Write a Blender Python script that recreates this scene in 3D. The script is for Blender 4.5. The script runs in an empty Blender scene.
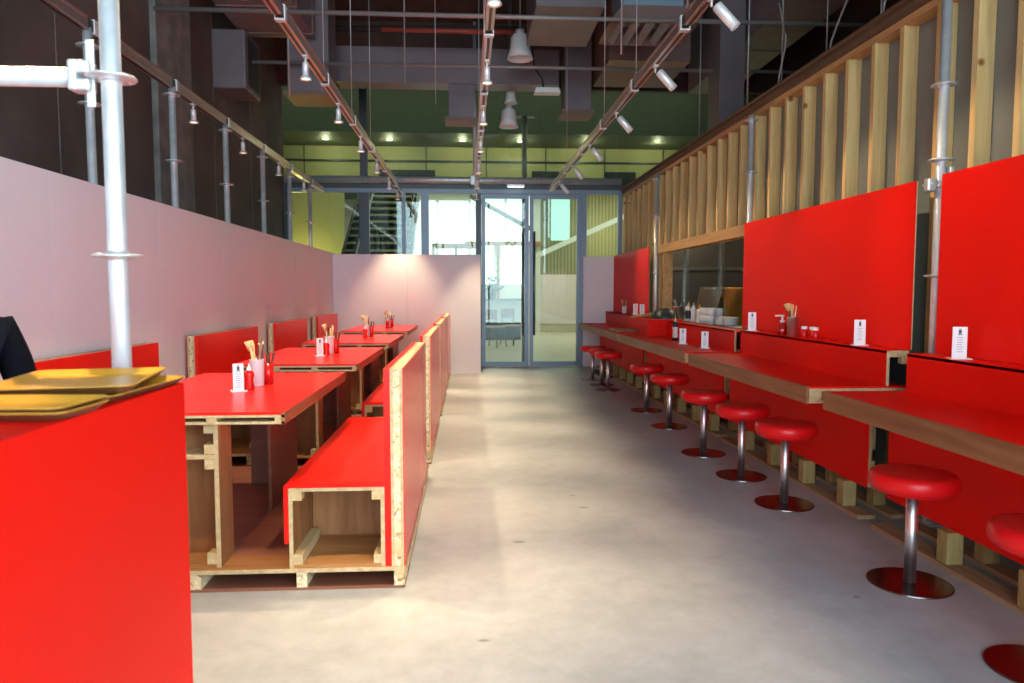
import bpy, bmesh, math, random
from mathutils import Vector, Matrix
C = bpy.context.scene.collection
R = math.radians
PI = math.pi
rnd = random.Random(7)

# ------------------------------------------------------------------ materials
def newmat(name):
    m = bpy.data.materials.new(name); m.use_nodes = True
    nt = m.node_tree
    return m, nt, nt.nodes['Principled BSDF']

def plain(name, col, rough=0.5, metal=0.0, spec=0.5, coat=0.0, emit=None, estr=0.0, noise=0.0, nscale=20.0, bump=0.0):
    m, nt, b = newmat(name)
    b.inputs['Base Color'].default_value = (*col, 1)
    b.inputs['Roughness'].default_value = rough
    b.inputs['Metallic'].default_value = metal
    b.inputs['Specular IOR Level'].default_value = spec
    b.inputs['Coat Weight'].default_value = coat
    b.inputs['Coat Roughness'].default_value = 0.15
    if emit:
        b.inputs['Emission Color'].default_value = (*emit, 1)
        b.inputs['Emission Strength'].default_value = estr
    if noise > 0 or bump > 0:
        tc = nt.nodes.new('ShaderNodeTexCoord')
        n = nt.nodes.new('ShaderNodeTexNoise'); n.inputs['Scale'].default_value = nscale; n.inputs['Detail'].default_value = 5
        nt.links.new(tc.outputs['Object'], n.inputs['Vector'])
        if noise > 0:
            r = nt.nodes.new('ShaderNodeValToRGB')
            r.color_ramp.elements[0].position = 0.3; r.color_ramp.elements[1].position = 0.7
            r.color_ramp.elements[0].color = (*[max(0, c*(1-noise)) for c in col], 1)
            r.color_ramp.elements[1].color = (*[min(1, c*(1+noise)) for c in col], 1)
            nt.links.new(n.outputs['Fac'], r.inputs['Fac']); nt.links.new(r.outputs['Color'], b.inputs['Base Color'])
        if bump > 0:
            bp = nt.nodes.new('ShaderNodeBump'); bp.inputs['Strength'].default_value = bump; bp.inputs['Distance'].default_value = 0.01
            nt.links.new(n.outputs['Fac'], bp.inputs['Height']); nt.links.new(bp.outputs['Normal'], b.inputs['Normal'])
    return m

def wood(name, c1, c2, axis='Y', scale=18.0, stretch=0.06, rough=0.5, knots=False):
    m, nt, b = newmat(name)
    tc = nt.nodes.new('ShaderNodeTexCoord'); mp = nt.nodes.new('ShaderNodeMapping')
    sc = {'X': (stretch, 1, 1), 'Y': (1, stretch, 1), 'Z': (1, 1, stretch)}[axis]
    mp.inputs['Scale'].default_value = sc
    n = nt.nodes.new('ShaderNodeTexNoise'); n.inputs['Scale'].default_value = scale; n.inputs['Detail'].default_value = 6; n.inputs['Roughness'].default_value = 0.65; n.inputs['Distortion'].default_value = 0.6
    r = nt.nodes.new('ShaderNodeValToRGB')
    r.color_ramp.elements[0].position = 0.32; r.color_ramp.elements[1].position = 0.68
    r.color_ramp.elements[0].color = (*c1, 1); r.color_ramp.elements[1].color = (*c2, 1)
    nt.links.new(tc.outputs['Object'], mp.inputs['Vector']); nt.links.new(mp.outputs['Vector'], n.inputs['Vector'])
    nt.links.new(n.outputs['Fac'], r.inputs['Fac'])
    out = r.outputs['Color']
    if knots:
        v = nt.nodes.new('ShaderNodeTexVoronoi'); v.inputs['Scale'].default_value = 3.2
        nt.links.new(tc.outputs['Object'], v.inputs['Vector'])
        r2 = nt.nodes.new('ShaderNodeValToRGB'); r2.color_ramp.elements[0].position = 0.05; r2.color_ramp.elements[1].position = 0.09
        r2.color_ramp.elements[0].color = (0.35, 0.2, 0.1, 1); r2.color_ramp.elements[1].color = (1, 1, 1, 1)
        nt.links.new(v.outputs['Distance'], r2.inputs['Fac'])
        mx = nt.nodes.new('ShaderNodeMix'); mx.data_type = 'RGBA'; mx.blend_type = 'MULTIPLY'; mx.inputs['Factor'].default_value = 1
        nt.links.new(out, mx.inputs[6]); nt.links.new(r2.outputs['Color'], mx.inputs[7]); out = mx.outputs[2]
    nt.links.new(out, b.inputs['Base Color'])
    b.inputs['Roughness'].default_value = rough; b.inputs['Specular IOR Level'].default_value = 0.3
    return m

def osb(name, gain=1.0):
    m, nt, b = newmat(name)
    tc = nt.nodes.new('ShaderNodeTexCoord')
    v = nt.nodes.new('ShaderNodeTexVoronoi'); v.inputs['Scale'].default_value = 42
    nn = nt.nodes.new('ShaderNodeTexNoise'); nn.inputs['Scale'].default_value = 18
    ad = nt.nodes.new('ShaderNodeVectorMath'); ad.operation = 'MULTIPLY_ADD'
    ad.inputs[1].default_value = (0.2, 0.2, 0.2)
    nt.links.new(tc.outputs['Object'], nn.inputs['Vector'])
    nt.links.new(nn.outputs['Color'], ad.inputs[0]); nt.links.new(tc.outputs['Object'], ad.inputs[2])
    nt.links.new(ad.outputs[0], v.inputs['Vector'])
    sep = nt.nodes.new('ShaderNodeSeparateColor'); nt.links.new(v.outputs['Color'], sep.inputs['Color'])
    r = nt.nodes.new('ShaderNodeValToRGB')
    cols = [(0.0, (0.30, 0.15, 0.05)), (0.12, (0.60, 0.42, 0.19)), (0.5, (0.78, 0.63, 0.36)), (1.0, (0.88, 0.77, 0.52))]
    el = r.color_ramp.elements
    el[0].position, el[0].color = cols[0][0], (*cols[0][1], 1); el[1].position, el[1].color = cols[3][0], (*cols[3][1], 1)
    for e in (el[0], el[1]): e.color = (e.color[0]*gain, e.color[1]*gain, e.color[2]*gain, 1)
    for p, c in cols[1:3]:
        e = el.new(p); e.color = (*[q_*gain for q_ in c], 1)
    nt.links.new(sep.outputs['Red'], r.inputs['Fac']); nt.links.new(r.outputs['Color'], b.inputs['Base Color'])
    b.inputs['Roughness'].default_value = 0.7
    return m

def glassmat(name, tint=(0.86, 0.97, 0.92), refl=1.0):
    m = bpy.data.materials.new(name); m.use_nodes = True; nt = m.node_tree
    for n in list(nt.nodes): nt.nodes.remove(n)
    o = nt.nodes.new('ShaderNodeOutputMaterial'); t = nt.nodes.new('ShaderNodeBsdfTransparent'); g = nt.nodes.new('ShaderNodeBsdfGlossy')
    mx = nt.nodes.new('ShaderNodeMixShader'); fr = nt.nodes.new('ShaderNodeFresnel'); fr.inputs['IOR'].default_value = 1.5
    t.inputs['Color'].default_value = (*tint, 1); g.inputs['Roughness'].default_value = 0.01
    g.inputs['Color'].default_value = (refl, refl, refl, 1)
    nt.links.new(fr.outputs[0], mx.inputs[0]); nt.links.new(t.outputs[0], mx.inputs[1]); nt.links.new(g.outputs[0], mx.inputs[2])
    nt.links.new(mx.outputs[0], o.inputs['Surface'])
    return m

def concrete_floor():
    m, nt, b = newmat('polished_concrete')
    tc = nt.nodes.new('ShaderNodeTexCoord')
    n1 = nt.nodes.new('ShaderNodeTexNoise'); n1.inputs['Scale'].default_value = 0.9; n1.inputs['Detail'].default_value = 8; n1.inputs['Roughness'].default_value = 0.62
    n2 = nt.nodes.new('ShaderNodeTexNoise'); n2.inputs['Scale'].default_value = 9; n2.inputs['Detail'].default_value = 6; n2.inputs['Roughness'].default_value = 0.7
    for n in (n1, n2): nt.links.new(tc.outputs['Object'], n.inputs['Vector'])
    r1 = nt.nodes.new('ShaderNodeValToRGB'); r1.color_ramp.elements[0].position = 0.35; r1.color_ramp.elements[1].position = 0.65
    r1.color_ramp.elements[0].color = (0.37, 0.385, 0.39, 1); r1.color_ramp.elements[1].color = (0.515, 0.53, 0.535, 1)
    r2 = nt.nodes.new('ShaderNodeValToRGB'); r2.color_ramp.elements[0].position = 0.3; r2.color_ramp.elements[1].position = 0.6
    r2.color_ramp.elements[0].color = (0.84, 0.84, 0.84, 1); r2.color_ramp.elements[1].color = (1, 1, 1, 1)
    nt.links.new(n1.outputs['Fac'], r1.inputs['Fac']); nt.links.new(n2.outputs['Fac'], r2.inputs['Fac'])
    mx = nt.nodes.new('ShaderNodeMix'); mx.data_type = 'RGBA'; mx.blend_type = 'MULTIPLY'; mx.inputs['Factor'].default_value = 1
    nt.links.new(r1.outputs['Color'], mx.inputs[6]); nt.links.new(r2.outputs['Color'], mx.inputs[7])
    col = mx.outputs[2]
    # a few old drill marks with shapes of their own
    for (x, y, sx, sy) in ((0.245, 3.44, 0.03, 0.018), (0.65, 3.98, 0.028, 0.014), (0.62, 4.22, 0.016, 0.010), (1.55, 2.72, 0.012, 0.012), (0.05, 2.45, 0.02, 0.01)):
        mp = nt.nodes.new('ShaderNodeMapping'); mp.vector_type = 'POINT'
        mp.inputs['Location'].default_value = (-x/sx, -y/sy, 0); mp.inputs['Scale'].default_value = (1/sx, 1/sy, 0)
        ln = nt.nodes.new('ShaderNodeVectorMath'); ln.operation = 'LENGTH'
        nt.links.new(tc.outputs['Object'], mp.inputs['Vector']); nt.links.new(mp.outputs['Vector'], ln.inputs[0])
        mr = nt.nodes.new('ShaderNodeMapRange'); mr.inputs['From Min'].default_value = 0.7; mr.inputs['From Max'].default_value = 1.3
        mr.inputs['To Min'].default_value = 0.55; mr.inputs['To Max'].default_value = 1.0
        nt.links.new(ln.outputs['Value'], mr.inputs['Value'])
        m2 = nt.nodes.new('ShaderNodeMix'); m2.data_type = 'RGBA'; m2.blend_type = 'MULTIPLY'; m2.inputs['Factor'].default_value = 1
        nt.links.new(col, m2.inputs[6]); nt.links.new(mr.outputs['Result'], m2.inputs[7]); col = m2.outputs[2]
    nt.links.new(col, b.inputs['Base Color'])
    rr = nt.nodes.new('ShaderNodeMapRange'); rr.inputs['To Min'].default_value = 0.34; rr.inputs['To Max'].default_value = 0.56
    nt.links.new(n2.outputs['Fac'], rr.inputs['Value']); nt.links.new(rr.outputs['Result'], b.inputs['Roughness'])
    b.inputs['Specular IOR Level'].default_value = 0.45
    return m

def slat_wall(name, c1, c2, scale):
    m, nt, b = newmat(name)
    tc = nt.nodes.new('ShaderNodeTexCoord'); w = nt.nodes.new('ShaderNodeTexWave'); w.wave_type = 'BANDS'; w.bands_direction = 'X'
    w.inputs['Scale'].default_value = scale
    r = nt.nodes.new('ShaderNodeValToRGB'); r.color_ramp.elements[0].color = (*c1, 1); r.color_ramp.elements[1].color = (*c2, 1)
    nt.links.new(tc.outputs['Object'], w.inputs['Vector']); nt.links.new(w.outputs['Fac'], r.inputs['Fac']); nt.links.new(r.outputs['Color'], b.inputs['Base Color'])
    b.inputs['Roughness'].default_value = 0.6
    return m

M = {}
M['red'] = plain('red_laminate', (0.82, 0.008, 0.003), 0.48, spec=0.12)
M['red_gloss'] = plain('red_glossy_laminate', (0.82, 0.012, 0.006), 0.30, spec=0.28)
M['red_aisle'] = plain('red_aisle_laminate', (0.78, 0.020, 0.010), 0.24, spec=0.5)
M['red_top'] = plain('red_tabletop_laminate', (0.84, 0.016, 0.008), 0.30, spec=0.6)
M['red_vinyl'] = plain('red_vinyl', (0.78, 0.006, 0.008), 0.34, spec=0.4, bump=0.04, nscale=160)
M['red_plastic'] = plain('red_plastic', (0.70, 0.012, 0.010), 0.25)
M['ply'] = wood('plywood_face', (0.23, 0.088, 0.030), (0.42, 0.19, 0.072), 'Z', 14, 0.10)
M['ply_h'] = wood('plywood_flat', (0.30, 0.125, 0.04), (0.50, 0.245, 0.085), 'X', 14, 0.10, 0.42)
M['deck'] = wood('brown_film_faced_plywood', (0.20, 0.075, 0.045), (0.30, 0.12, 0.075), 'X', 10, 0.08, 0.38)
M['edge'] = wood('plywood_edge', (0.48, 0.32, 0.15), (0.68, 0.51, 0.29), 'Y', 30, 0.05, 0.6)
M['lumber'] = wood('pale_lumber', (0.60, 0.38, 0.14), (0.84, 0.60, 0.27), 'Z', 22, 0.05, 0.55, knots=True)
M['lumber_y'] = wood('amber_lumber', (0.44, 0.23, 0.08), (0.66, 0.40, 0.17), 'Y', 20, 0.05, 0.5, knots=True)
M['batten'] = wood('lumber_batten', (0.50, 0.34, 0.15), (0.70, 0.53, 0.29), 'Y', 24, 0.08, 0.6)
M['osb'] = osb('strand_board')
M['block'] = wood('pallet_block_lumber', (0.30, 0.21, 0.07), (0.50, 0.38, 0.15), 'Z', 26, 0.1, 0.65)
M['pallet'] = wood('pallet_board', (0.34, 0.21, 0.11), (0.52, 0.36, 0.20), 'Y', 16, 0.06, 0.65)
M['walnut'] = wood('brown_wood_edge_band', (0.20, 0.075, 0.027), (0.38, 0.165, 0.07), 'Y', 20, 0.05, 0.38)
M['ledge_brown'] = wood('dark_timber', (0.10, 0.055, 0.03), (0.20, 0.12, 0.07), 'Y', 12, 0.05, 0.6)
M['tray'] = wood('amber_tray_wood', (0.72, 0.31, 0.02), (0.84, 0.42, 0.05), 'X', 9, 0.08, 0.35)
M['tray_edge'] = plain('brown_tray_rim', (0.16, 0.07, 0.03), 0.4)
M['panel_white'] = plain('pale_lavender_panel', (0.84, 0.79, 0.81), 0.5, noise=0.015, nscale=2)
M['panel_gap'] = plain('panel_seam', (0.50, 0.45, 0.47), 0.6)
M['floor'] = concrete_floor()
M['concrete_wall'] = plain('dark_board_marked_concrete', (0.115, 0.080, 0.067), 0.75, noise=0.30, nscale=1.4, bump=0.25)
M['concrete_grey'] = plain('grey_concrete_pilaster', (0.20, 0.18, 0.165), 0.75, noise=0.3, nscale=5, bump=0.3)
M['ceiling'] = plain('brown_painted_ceiling', (0.085, 0.045, 0.035), 0.85, noise=0.3, nscale=1.5)
M['duct'] = plain('painted_duct', (0.20, 0.165, 0.175), 0.45, metal=0.2, noise=0.1, nscale=3)
M['duct_brown'] = plain('brown_duct_flange', (0.20, 0.12, 0.10), 0.5)
M['pipe'] = plain('grey_conduit', (0.26, 0.23, 0.22), 0.45, metal=0.3)
M['pipe_red'] = plain('red_sprinkler_pipe', (0.30, 0.05, 0.03), 0.5)
M['pipe_dark'] = plain('dark_pipe', (0.04, 0.03, 0.03), 0.5)
M['galv'] = plain('galvanised_steel', (0.74, 0.76, 0.77), 0.42, metal=0.55, noise=0.10, nscale=18)
M['galv_clamp'] = plain('cast_galvanised_clamp', (0.72, 0.73, 0.73), 0.45, metal=0.7)
M['chrome'] = plain('brushed_chrome', (0.80, 0.79, 0.78), 0.36, metal=1.0)
M['base_steel'] = plain('polished_dark_base', (0.20, 0.15, 0.15), 0.24, metal=1.0)
M['rail'] = plain('aluminium_light_rail', (0.62, 0.48, 0.45), 0.32, metal=0.85)
M['rail_dark'] = plain('rail_groove', (0.05, 0.03, 0.03), 0.5)
M['lamp_white'] = plain('satin_lamp_metal', (0.80, 0.77, 0.75), 0.35, metal=0.35)
M['lens'] = plain('lamp_lens', (0.9, 0.8, 0.6), 0.4, emit=(1.0, 0.74, 0.42), estr=3.0)
M['black'] = plain('black_plastic', (0.012, 0.012, 0.014), 0.4)
M['dark_grey'] = plain('dark_grey_metal', (0.045, 0.055, 0.06), 0.4, metal=0.3)
M['frame'] = plain('blue_grey_aluminium', (0.22, 0.27, 0.33), 0.38, metal=0.3)
M['frame_dark'] = plain('dark_grey_aluminium', (0.07, 0.075, 0.085), 0.4, metal=0.3)
M['glass'] = glassmat('clear_green_glass')
M['glass_clear'] = glassmat('clear_glass', (0.96, 0.97, 0.97))
M['acrylic'] = plain('white_card', (0.86, 0.84, 0.84), 0.3)
M['ink'] = plain('printed_black_ink', (0.03, 0.03, 0.03), 0.5)
M['ink_grey'] = plain('printed_grey_text', (0.35, 0.35, 0.38), 0.5)
M['ink_red'] = plain('printed_red_ink', (0.6, 0.03, 0.03), 0.5)
M['poly'] = plain('smoky_polycarbonate', (0.20, 0.225, 0.22), 0.25, spec=0.6)
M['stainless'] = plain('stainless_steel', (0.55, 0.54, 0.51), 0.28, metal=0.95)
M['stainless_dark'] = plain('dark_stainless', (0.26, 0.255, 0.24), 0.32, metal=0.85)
M['chop'] = wood('bamboo_chopstick', (0.66, 0.44, 0.20), (0.80, 0.60, 0.32), 'Z', 30, 0.1)
M['spoon_dark'] = plain('dark_lacquer', (0.10, 0.02, 0.015), 0.3)
M['white'] = plain('white_ceramic', (0.82, 0.82, 0.80), 0.3)
M['orange'] = plain('orange_label', (0.75, 0.30, 0.06), 0.4)
M['navy'] = plain('navy_label', (0.02, 0.03, 0.07), 0.4)
M['cloth_black'] = plain('black_jumper_fabric', (0.004, 0.005, 0.009), 0.9, spec=0.1, bump=0.3, nscale=90)
M['trouser'] = plain('dark_trousers', (0.02, 0.02, 0.03), 0.85)
M['skin'] = plain('skin', (0.55, 0.34, 0.25), 0.5)
M['hair'] = plain('light_grey_hair', (0.45, 0.42, 0.36), 0.6, noise=0.25, nscale=60)
M['shoe'] = plain('black_shoe', (0.015, 0.015, 0.015), 0.4)
M['eye'] = plain('dark_eye', (0.02, 0.015, 0.01), 0.2)
M['lip'] = plain('lips', (0.42, 0.18, 0.15), 0.5)
M['mall_floor'] = plain('beige_mall_floor', (0.55, 0.50, 0.40), 0.30, noise=0.05, nscale=2)
M['mall_green'] = plain('olive_green_fascia', (0.075, 0.092, 0.065), 0.6)
M['mall_yellow'] = plain('pale_yellow_wall', (0.60, 0.55, 0.26), 0.6)
M['tumbler'] = plain('frosted_tumbler', (0.74, 0.78, 0.80), 0.12)
M['mall_white'] = plain('white_plaster', (0.75, 0.76, 0.74), 0.6)
M['mall_pink'] = plain('pale_pink_panel', (0.74, 0.64, 0.66), 0.5)
M['slats'] = slat_wall('olive_slatted_wall', (0.16, 0.16, 0.10), (0.33, 0.32, 0.20), 3.0)
M['daylit'] = plain('daylit_window', (0.8, 0.85, 0.85), 0.5, emit=(0.86, 1.0, 0.97), estr=0.95)
M['teal_glow'] = plain('backlit_teal_glass', (0.4, 0.7, 0.7), 0.3, emit=(0.45, 0.85, 0.80), estr=0.55)
M['downlight'] = plain('downlight_glow', (1, 0.9, 0.7), 0.5, emit=(1.0, 0.88, 0.6), estr=6.0)
M['strip_glow'] = plain('strip_lamp_glow', (1, 1, 1), 0.5, emit=(0.92, 1.0, 0.95), estr=1.6)
M['stair_dark'] = plain('dark_stair_steel', (0.035, 0.04, 0.04), 0.4)
M['stair_tread'] = plain('pale_stair_tread', (0.60, 0.58, 0.42), 0.5)
M['shelf_wood'] = plain('brown_shelf_wood', (0.35, 0.18, 0.07), 0.5)
M['leaf'] = plain('dark_leaf', (0.03, 0.06, 0.04), 0.5)
M['cable'] = plain('thin_steel_wire', (0.45, 0.43, 0.42), 0.4, metal=0.6)
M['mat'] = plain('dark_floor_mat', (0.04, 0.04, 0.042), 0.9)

# ------------------------------------------------------------------ mesh helpers
class MB:
    def __init__(s): s.bm = bmesh.new(); s.mats = []
    def mi(s, m):
        m = M[m] if isinstance(m, str) else m
        if m not in s.mats: s.mats.append(m)
        return s.mats.index(m)
    def _fin(s, verts, m, smooth=False):
        i = s.mi(m); vs = set(verts)
        for f in {f for v in verts for f in v.link_faces}:
            if all(v in vs for v in f.verts): f.material_index = i; f.smooth = smooth
    def box(s, x0, x1, y0, y1, z0, z1, m, bev=0.0, seg=2, rot=None, piv=None):
        r = bmesh.ops.create_cube(s.bm, size=1.0)['verts']
        for v in r:
            v.co = Vector((x0+(x1-x0)*(v.co.x+.5), y0+(y1-y0)*(v.co.y+.5), z0+(z1-z0)*(v.co.z+.5)))
        if bev > 0:
            es = list({e for v in r for e in v.link_edges})
            b = bmesh.ops.bevel(s.bm, geom=es, offset=bev, segments=seg, affect='EDGES', profile=0.5)
            r = list({v for f in b['faces'] for v in f.verts} | {v for v in r if v.is_valid})
        if rot is not None:
            p = Vector(piv if piv else ((x0+x1)/2, (y0+y1)/2, (z0+z1)/2))
            for v in r: v.co = p + rot @ (v.co-p)
        s._fin(r, m); return s
    def tube(s, p0, p1, r0, m, r1=None, n=16, caps=True):
        p0, p1 = Vector(p0), Vector(p1); d = p1-p0
        r = bmesh.ops.create_cone(s.bm, cap_ends=caps, segments=n, radius1=r0, radius2=r0 if r1 is None else r1, depth=d.length)['verts']
        q = d.to_track_quat('Z', 'Y').to_matrix()
        for v in r: v.co = (p0+p1)/2 + q @ v.co
        s._fin(r, m)
        for f in {f for v in r for f in v.link_faces}: f.smooth = len(f.verts) == 4
        return s
    def path(s, pts, r, m, n=8):
        pts = [Vector(p) for p in pts]; rings = []; i = s.mi(m)
        for k, p in enumerate(pts):
            t = (pts[min(k+1, len(pts)-1)]-pts[max(k-1, 0)]).normalized()
            q = t.to_track_quat('Z', 'Y').to_matrix()
            rings.append([s.bm.verts.new(p + q @ Vector((r*math.cos(a*2*PI/n), r*math.sin(a*2*PI/n), 0))) for a in range(n)])
        for a, b in zip(rings, rings[1:]):
            for k in range(n):
                f = s.bm.faces.new((a[k], a[(k+1) % n], b[(k+1) % n], b[k])); f.material_index = i; f.smooth = True
        for rg, rev in ((rings[0], True), (rings[-1], False)):
            f = s.bm.faces.new(rg[::-1] if rev else rg); f.material_index = i
        return s
    def lathe(s, prof, m, c=(0, 0, 0), n=32, smooth=True):
        rings = []; c = Vector(c); i = s.mi(m)
        for (r, z) in prof:
            if r < 1e-5: rings.append([s.bm.verts.new(c+Vector((0, 0, z)))])
            else: rings.append([s.bm.verts.new(c+Vector((r*math.cos(a*2*PI/n), r*math.sin(a*2*PI/n), z))) for a in range(n)])
        for a, b in zip(rings, rings[1:]):
            for k in range(n):
                k2 = (k+1) % n
                if len(a) == 1 and len(b) == 1: continue
                if len(a) == 1: f = s.bm.faces.new((a[0], b[k2], b[k]))
                elif len(b) == 1: f = s.bm.faces.new((a[k], a[k2], b[0]))
                else: f = s.bm.faces.new((a[k], a[k2], b[k2], b[k]))
                f.material_index = i; f.smooth = smooth
        return s
    def prism(s, poly, axis, a0, a1, m, smooth=False):
        # poly: 2D points in the plane across the axis; X -> (y,z), Y -> (x,z), Z -> (x,y)
        def mk(p, a): return {'X': (a, p[0], p[1]), 'Y': (p[0], a, p[1]), 'Z': (p[0], p[1], a)}[axis]
        i = s.mi(m)
        A = [s.bm.verts.new(mk(p, a0)) for p in poly]; B = [s.bm.verts.new(mk(p, a1)) for p in poly]
        n = len(poly)
        for k in range(n):
            f = s.bm.faces.new((A[k], A[(k+1) % n], B[(k+1) % n], B[k])); f.material_index = i; f.smooth = smooth
        for L in (A[::-1], B):
            f = s.bm.faces.new(L); f.material_index = i
        return s
    def build(s, name, parent=None, loc=None, bevel=0.0, rotz=0):
        bmesh.ops.recalc_face_normals(s.bm, faces=s.bm.faces)
        me = bpy.data.meshes.new(name); s.bm.to_mesh(me); s.bm.free()
        for m in s.mats: me.materials.append(m)
        o = bpy.data.objects.new(name, me); C.objects.link(o)
        if parent is not None: o.parent = parent
        if loc is not None: o.location = loc
        if rotz: o.rotation_euler.z = rotz
        if bevel > 0:
            b = o.modifiers.new('soft_edges', 'BEVEL'); b.width = bevel; b.segments = 2; b.limit_method = 'ANGLE'; b.angle_limit = R(40)
        return o

def tag(o, label, cat, group=None, kind=None):
    o['label'] = label; o['category'] = cat
    if group: o['group'] = group
    if kind: o['kind'] = kind
    return o
def thing(name, label, cat, loc=(0, 0, 0), rotz=0, group=None):
    o = bpy.data.objects.new(name, None); C.objects.link(o); o.empty_display_size = 0.1
    o.location = loc; o.rotation_euler = (0, 0, rotz)
    return tag(o, label, cat, group)
def struct(o, label=None, cat=None):
    o['kind'] = 'structure'
    if label: o['label'] = label
    if cat: o['category'] = cat
    return o
def children(o): return [c for c in bpy.data.objects if c.parent == o]
def dup(root, loc, rotz=None, label=None, group=None):
    r = root.copy(); C.objects.link(r); r.location = loc
    if rotz is not None: r.rotation_euler.z = rotz
    if label: r['label'] = label
    if group: r['group'] = group
    for ch in children(root):
        c = ch.copy(); C.objects.link(c); c.parent = r
        for g in children(ch):
            d = g.copy(); C.objects.link(d); d.parent = c
    return r
ORD = ['nearest', 'second', 'third', 'fourth', 'fifth', 'sixth', 'seventh', 'eighth', 'ninth', 'tenth', 'eleventh', 'twelfth']

# ------------------------------------------------------------------ camera
CAMH = 1.22
f_px = 720.0
pitch = math.atan(49.5/f_px); yaw = math.atan(44/math.hypot(f_px, 49.5))
cd = bpy.data.cameras.new('camera'); cam = bpy.data.objects.new('camera', cd); C.objects.link(cam)
cam.location = (0, 0, CAMH); cam.rotation_euler = (PI/2-pitch, 0, -yaw)
cd.sensor_width = 36; cd.lens = f_px/1024*36; cd.clip_start = 0.05; cd.clip_end = 200
cd.dof.use_dof = True; cd.dof.focus_distance = 4.6; cd.dof.aperture_fstop = 3.2
bpy.context.scene.camera = cam

# ------------------------------------------------------------------ shell
YF, YB = -3.6, 11.0       # the open street front behind the camera, the glazed mall wall
CEIL = 5.4
struct(MB().box(-3.1, 5.6, YF, 11.76, -0.10, 0.0, 'floor').build('floor'), 'grey polished concrete floor with faint stains', 'floor')
struct(MB().box(-3.1, 2.8, YF, .62, CEIL, CEIL+.1, 'ceiling').box(-3.1, 5.6, .62, 11.76, CEIL, CEIL+.1, 'ceiling').build('ceiling'), 'dark brown painted exposed ceiling', 'ceiling')
wl = MB().box(-3.1, -2.9, YF, 11.76, 0, CEIL, 'concrete_wall')
for y in (0.6, 2.2, 3.8, 5.4, 8.6, 10.0): wl.box(-2.905, -2.897, y, y+.012, 0, CEIL, 'concrete_grey')
struct(wl.build('wall_left'), 'tall dark board-marked concrete wall behind the white panels', 'wall')
struct(MB().box(-2.9, -2.84, 6.95, 7.8, 0, CEIL, 'concrete_grey', bev=.01).build('trim_1'), 'grey concrete pilaster strip on the dark left wall', 'pilaster')
# street front: opening with jambs and head, glazed
struct(MB().box(-3.1, 2.8, YF-.2, YF, 4.6, CEIL, 'concrete_wall').box(-3.1, -2.7, YF-.2, YF, 0, 4.6, 'concrete_wall').box(2.5, 2.8, YF-.2, YF, 0, 4.6, 'concrete_wall').build('wall_front'), 'street front wall around the wide window behind the viewer', 'wall')
struct(MB().box(2.62, 5.5, .50, .62, 0, CEIL, 'concrete_wall').box(2.6, 2.7, YF, .50, 4.4, CEIL, 'concrete_wall').build('wall_return'), 'wall return beside the added side window', 'wall')
w = MB()
for y in (-3.55, -2.2, -.85, .42): w.box(2.60, 2.68, y, y+.06, 0, 4.4, 'frame_dark')
w.box(2.60, 2.68, -3.55, .48, 0, .06, 'frame_dark')
struct(w.build('window_12'), 'unseen side window behind the viewer, added for light on the left wall', 'window')  # unseen opening, added to light the left wall and tray counter side
w = MB()
for x in (-2.68, -0.95, 0.75, 2.44): w.box(x, x+.06, YF-.12, YF-.04, 0, 4.6, 'frame_dark')
w.box(-2.7, 2.5, YF-.12, YF-.04, 4.54, 4.6, 'frame_dark').box(-2.7, 2.5, YF-.12, YF-.04, 0, .06, 'frame_dark')
struct(w.build('window_1'), 'wide street window with dark mullions', 'window')

struct(MB().box(5.5, 5.6, .62, 11.76, 0, CEIL, 'concrete_wall').build('wall_far_right'), 'dark wall beyond the kitchen', 'wall')
struct(MB().box(-2.9, 5.5, 11.56, 11.66, 4.42, CEIL, 'ceiling').build('wall_back_bulkhead'), 'dark brown bulkhead above the glass wall', 'wall')
# white partition walls
pw = MB()
seams = [0.0, 1.2, 2.4, 3.62, 4.84, 6.06, 7.28, 8.5, 9.72, 10.9]
for a, b in zip(seams, seams[1:]): pw.box(-2.06, -2.0, a+.0015, b-.0015, 0, 1.80, 'panel_white')
pw.box(-2.058, -2.01, 0, 10.9, 0, 1.795, 'panel_gap')
struct(pw.build('wall_side_panels'), 'long low pale lavender panel wall behind the booths', 'wall')
bw = MB()
for a, b in ((-2.0, -0.9), (-0.9, 0.19)): bw.box(a+.001, b-.001, 10.86, 10.91, 0, 1.78, 'panel_white')
struct(bw.build('wall_back_panels'), 'low pale panel wall closing the booths at the back', 'wall')
struct(MB().box(1.87, 2.44, 11.62, 11.66, 0.0, 1.79, 'panel_white').build('wall_end_panel'), 'pale panel at the far end of the counter', 'wall')

# ------------------------------------------------------------------ glazed mall wall
GY = 11.70
gw = bpy.data.objects.new('window_2', None); C.objects.link(gw); struct(gw, 'full-height glass wall with blue-grey frames at the back', 'window')
g = MB()
for x0, x1, m in ((-2.9, -2.84, 'frame_dark'), (-1.72, -1.565, 'frame_dark'), (-1.05, -.99, 'frame'), (-.745, -.622, 'frame'), (.128, .218, 'frame_dark'), (1.83, 1.925, 'frame'), (2.44, 2.51, 'frame')):
    g.box(x0, x1, GY-.03, GY+.05, 0, 2.86, m)
g.box(-1.70, -1.585, GY-.03, GY+.05, 2.94, CEIL-.08, 'frame_dark')
g.box(-2.9, 2.75, GY-.04, GY+.06, 2.86, 2.94, 'frame_dark').box(-2.84, 2.75, GY-.035, GY+.055, 2.795, 2.86, 'frame')
g.box(-2.9, 5.5, GY-.02, GY+.04, CEIL-.08, CEIL, 'frame_dark')
g.build('window_frame', gw)
MB().box(-2.84, .17, GY+.005, GY+.015, 0, 2.80, 'glass').build('lower_pane', gw)
MB().box(1.88, 2.5, GY+.005, GY+.015, 0, 2.80, 'glass').build('lower_pane', gw)
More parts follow.
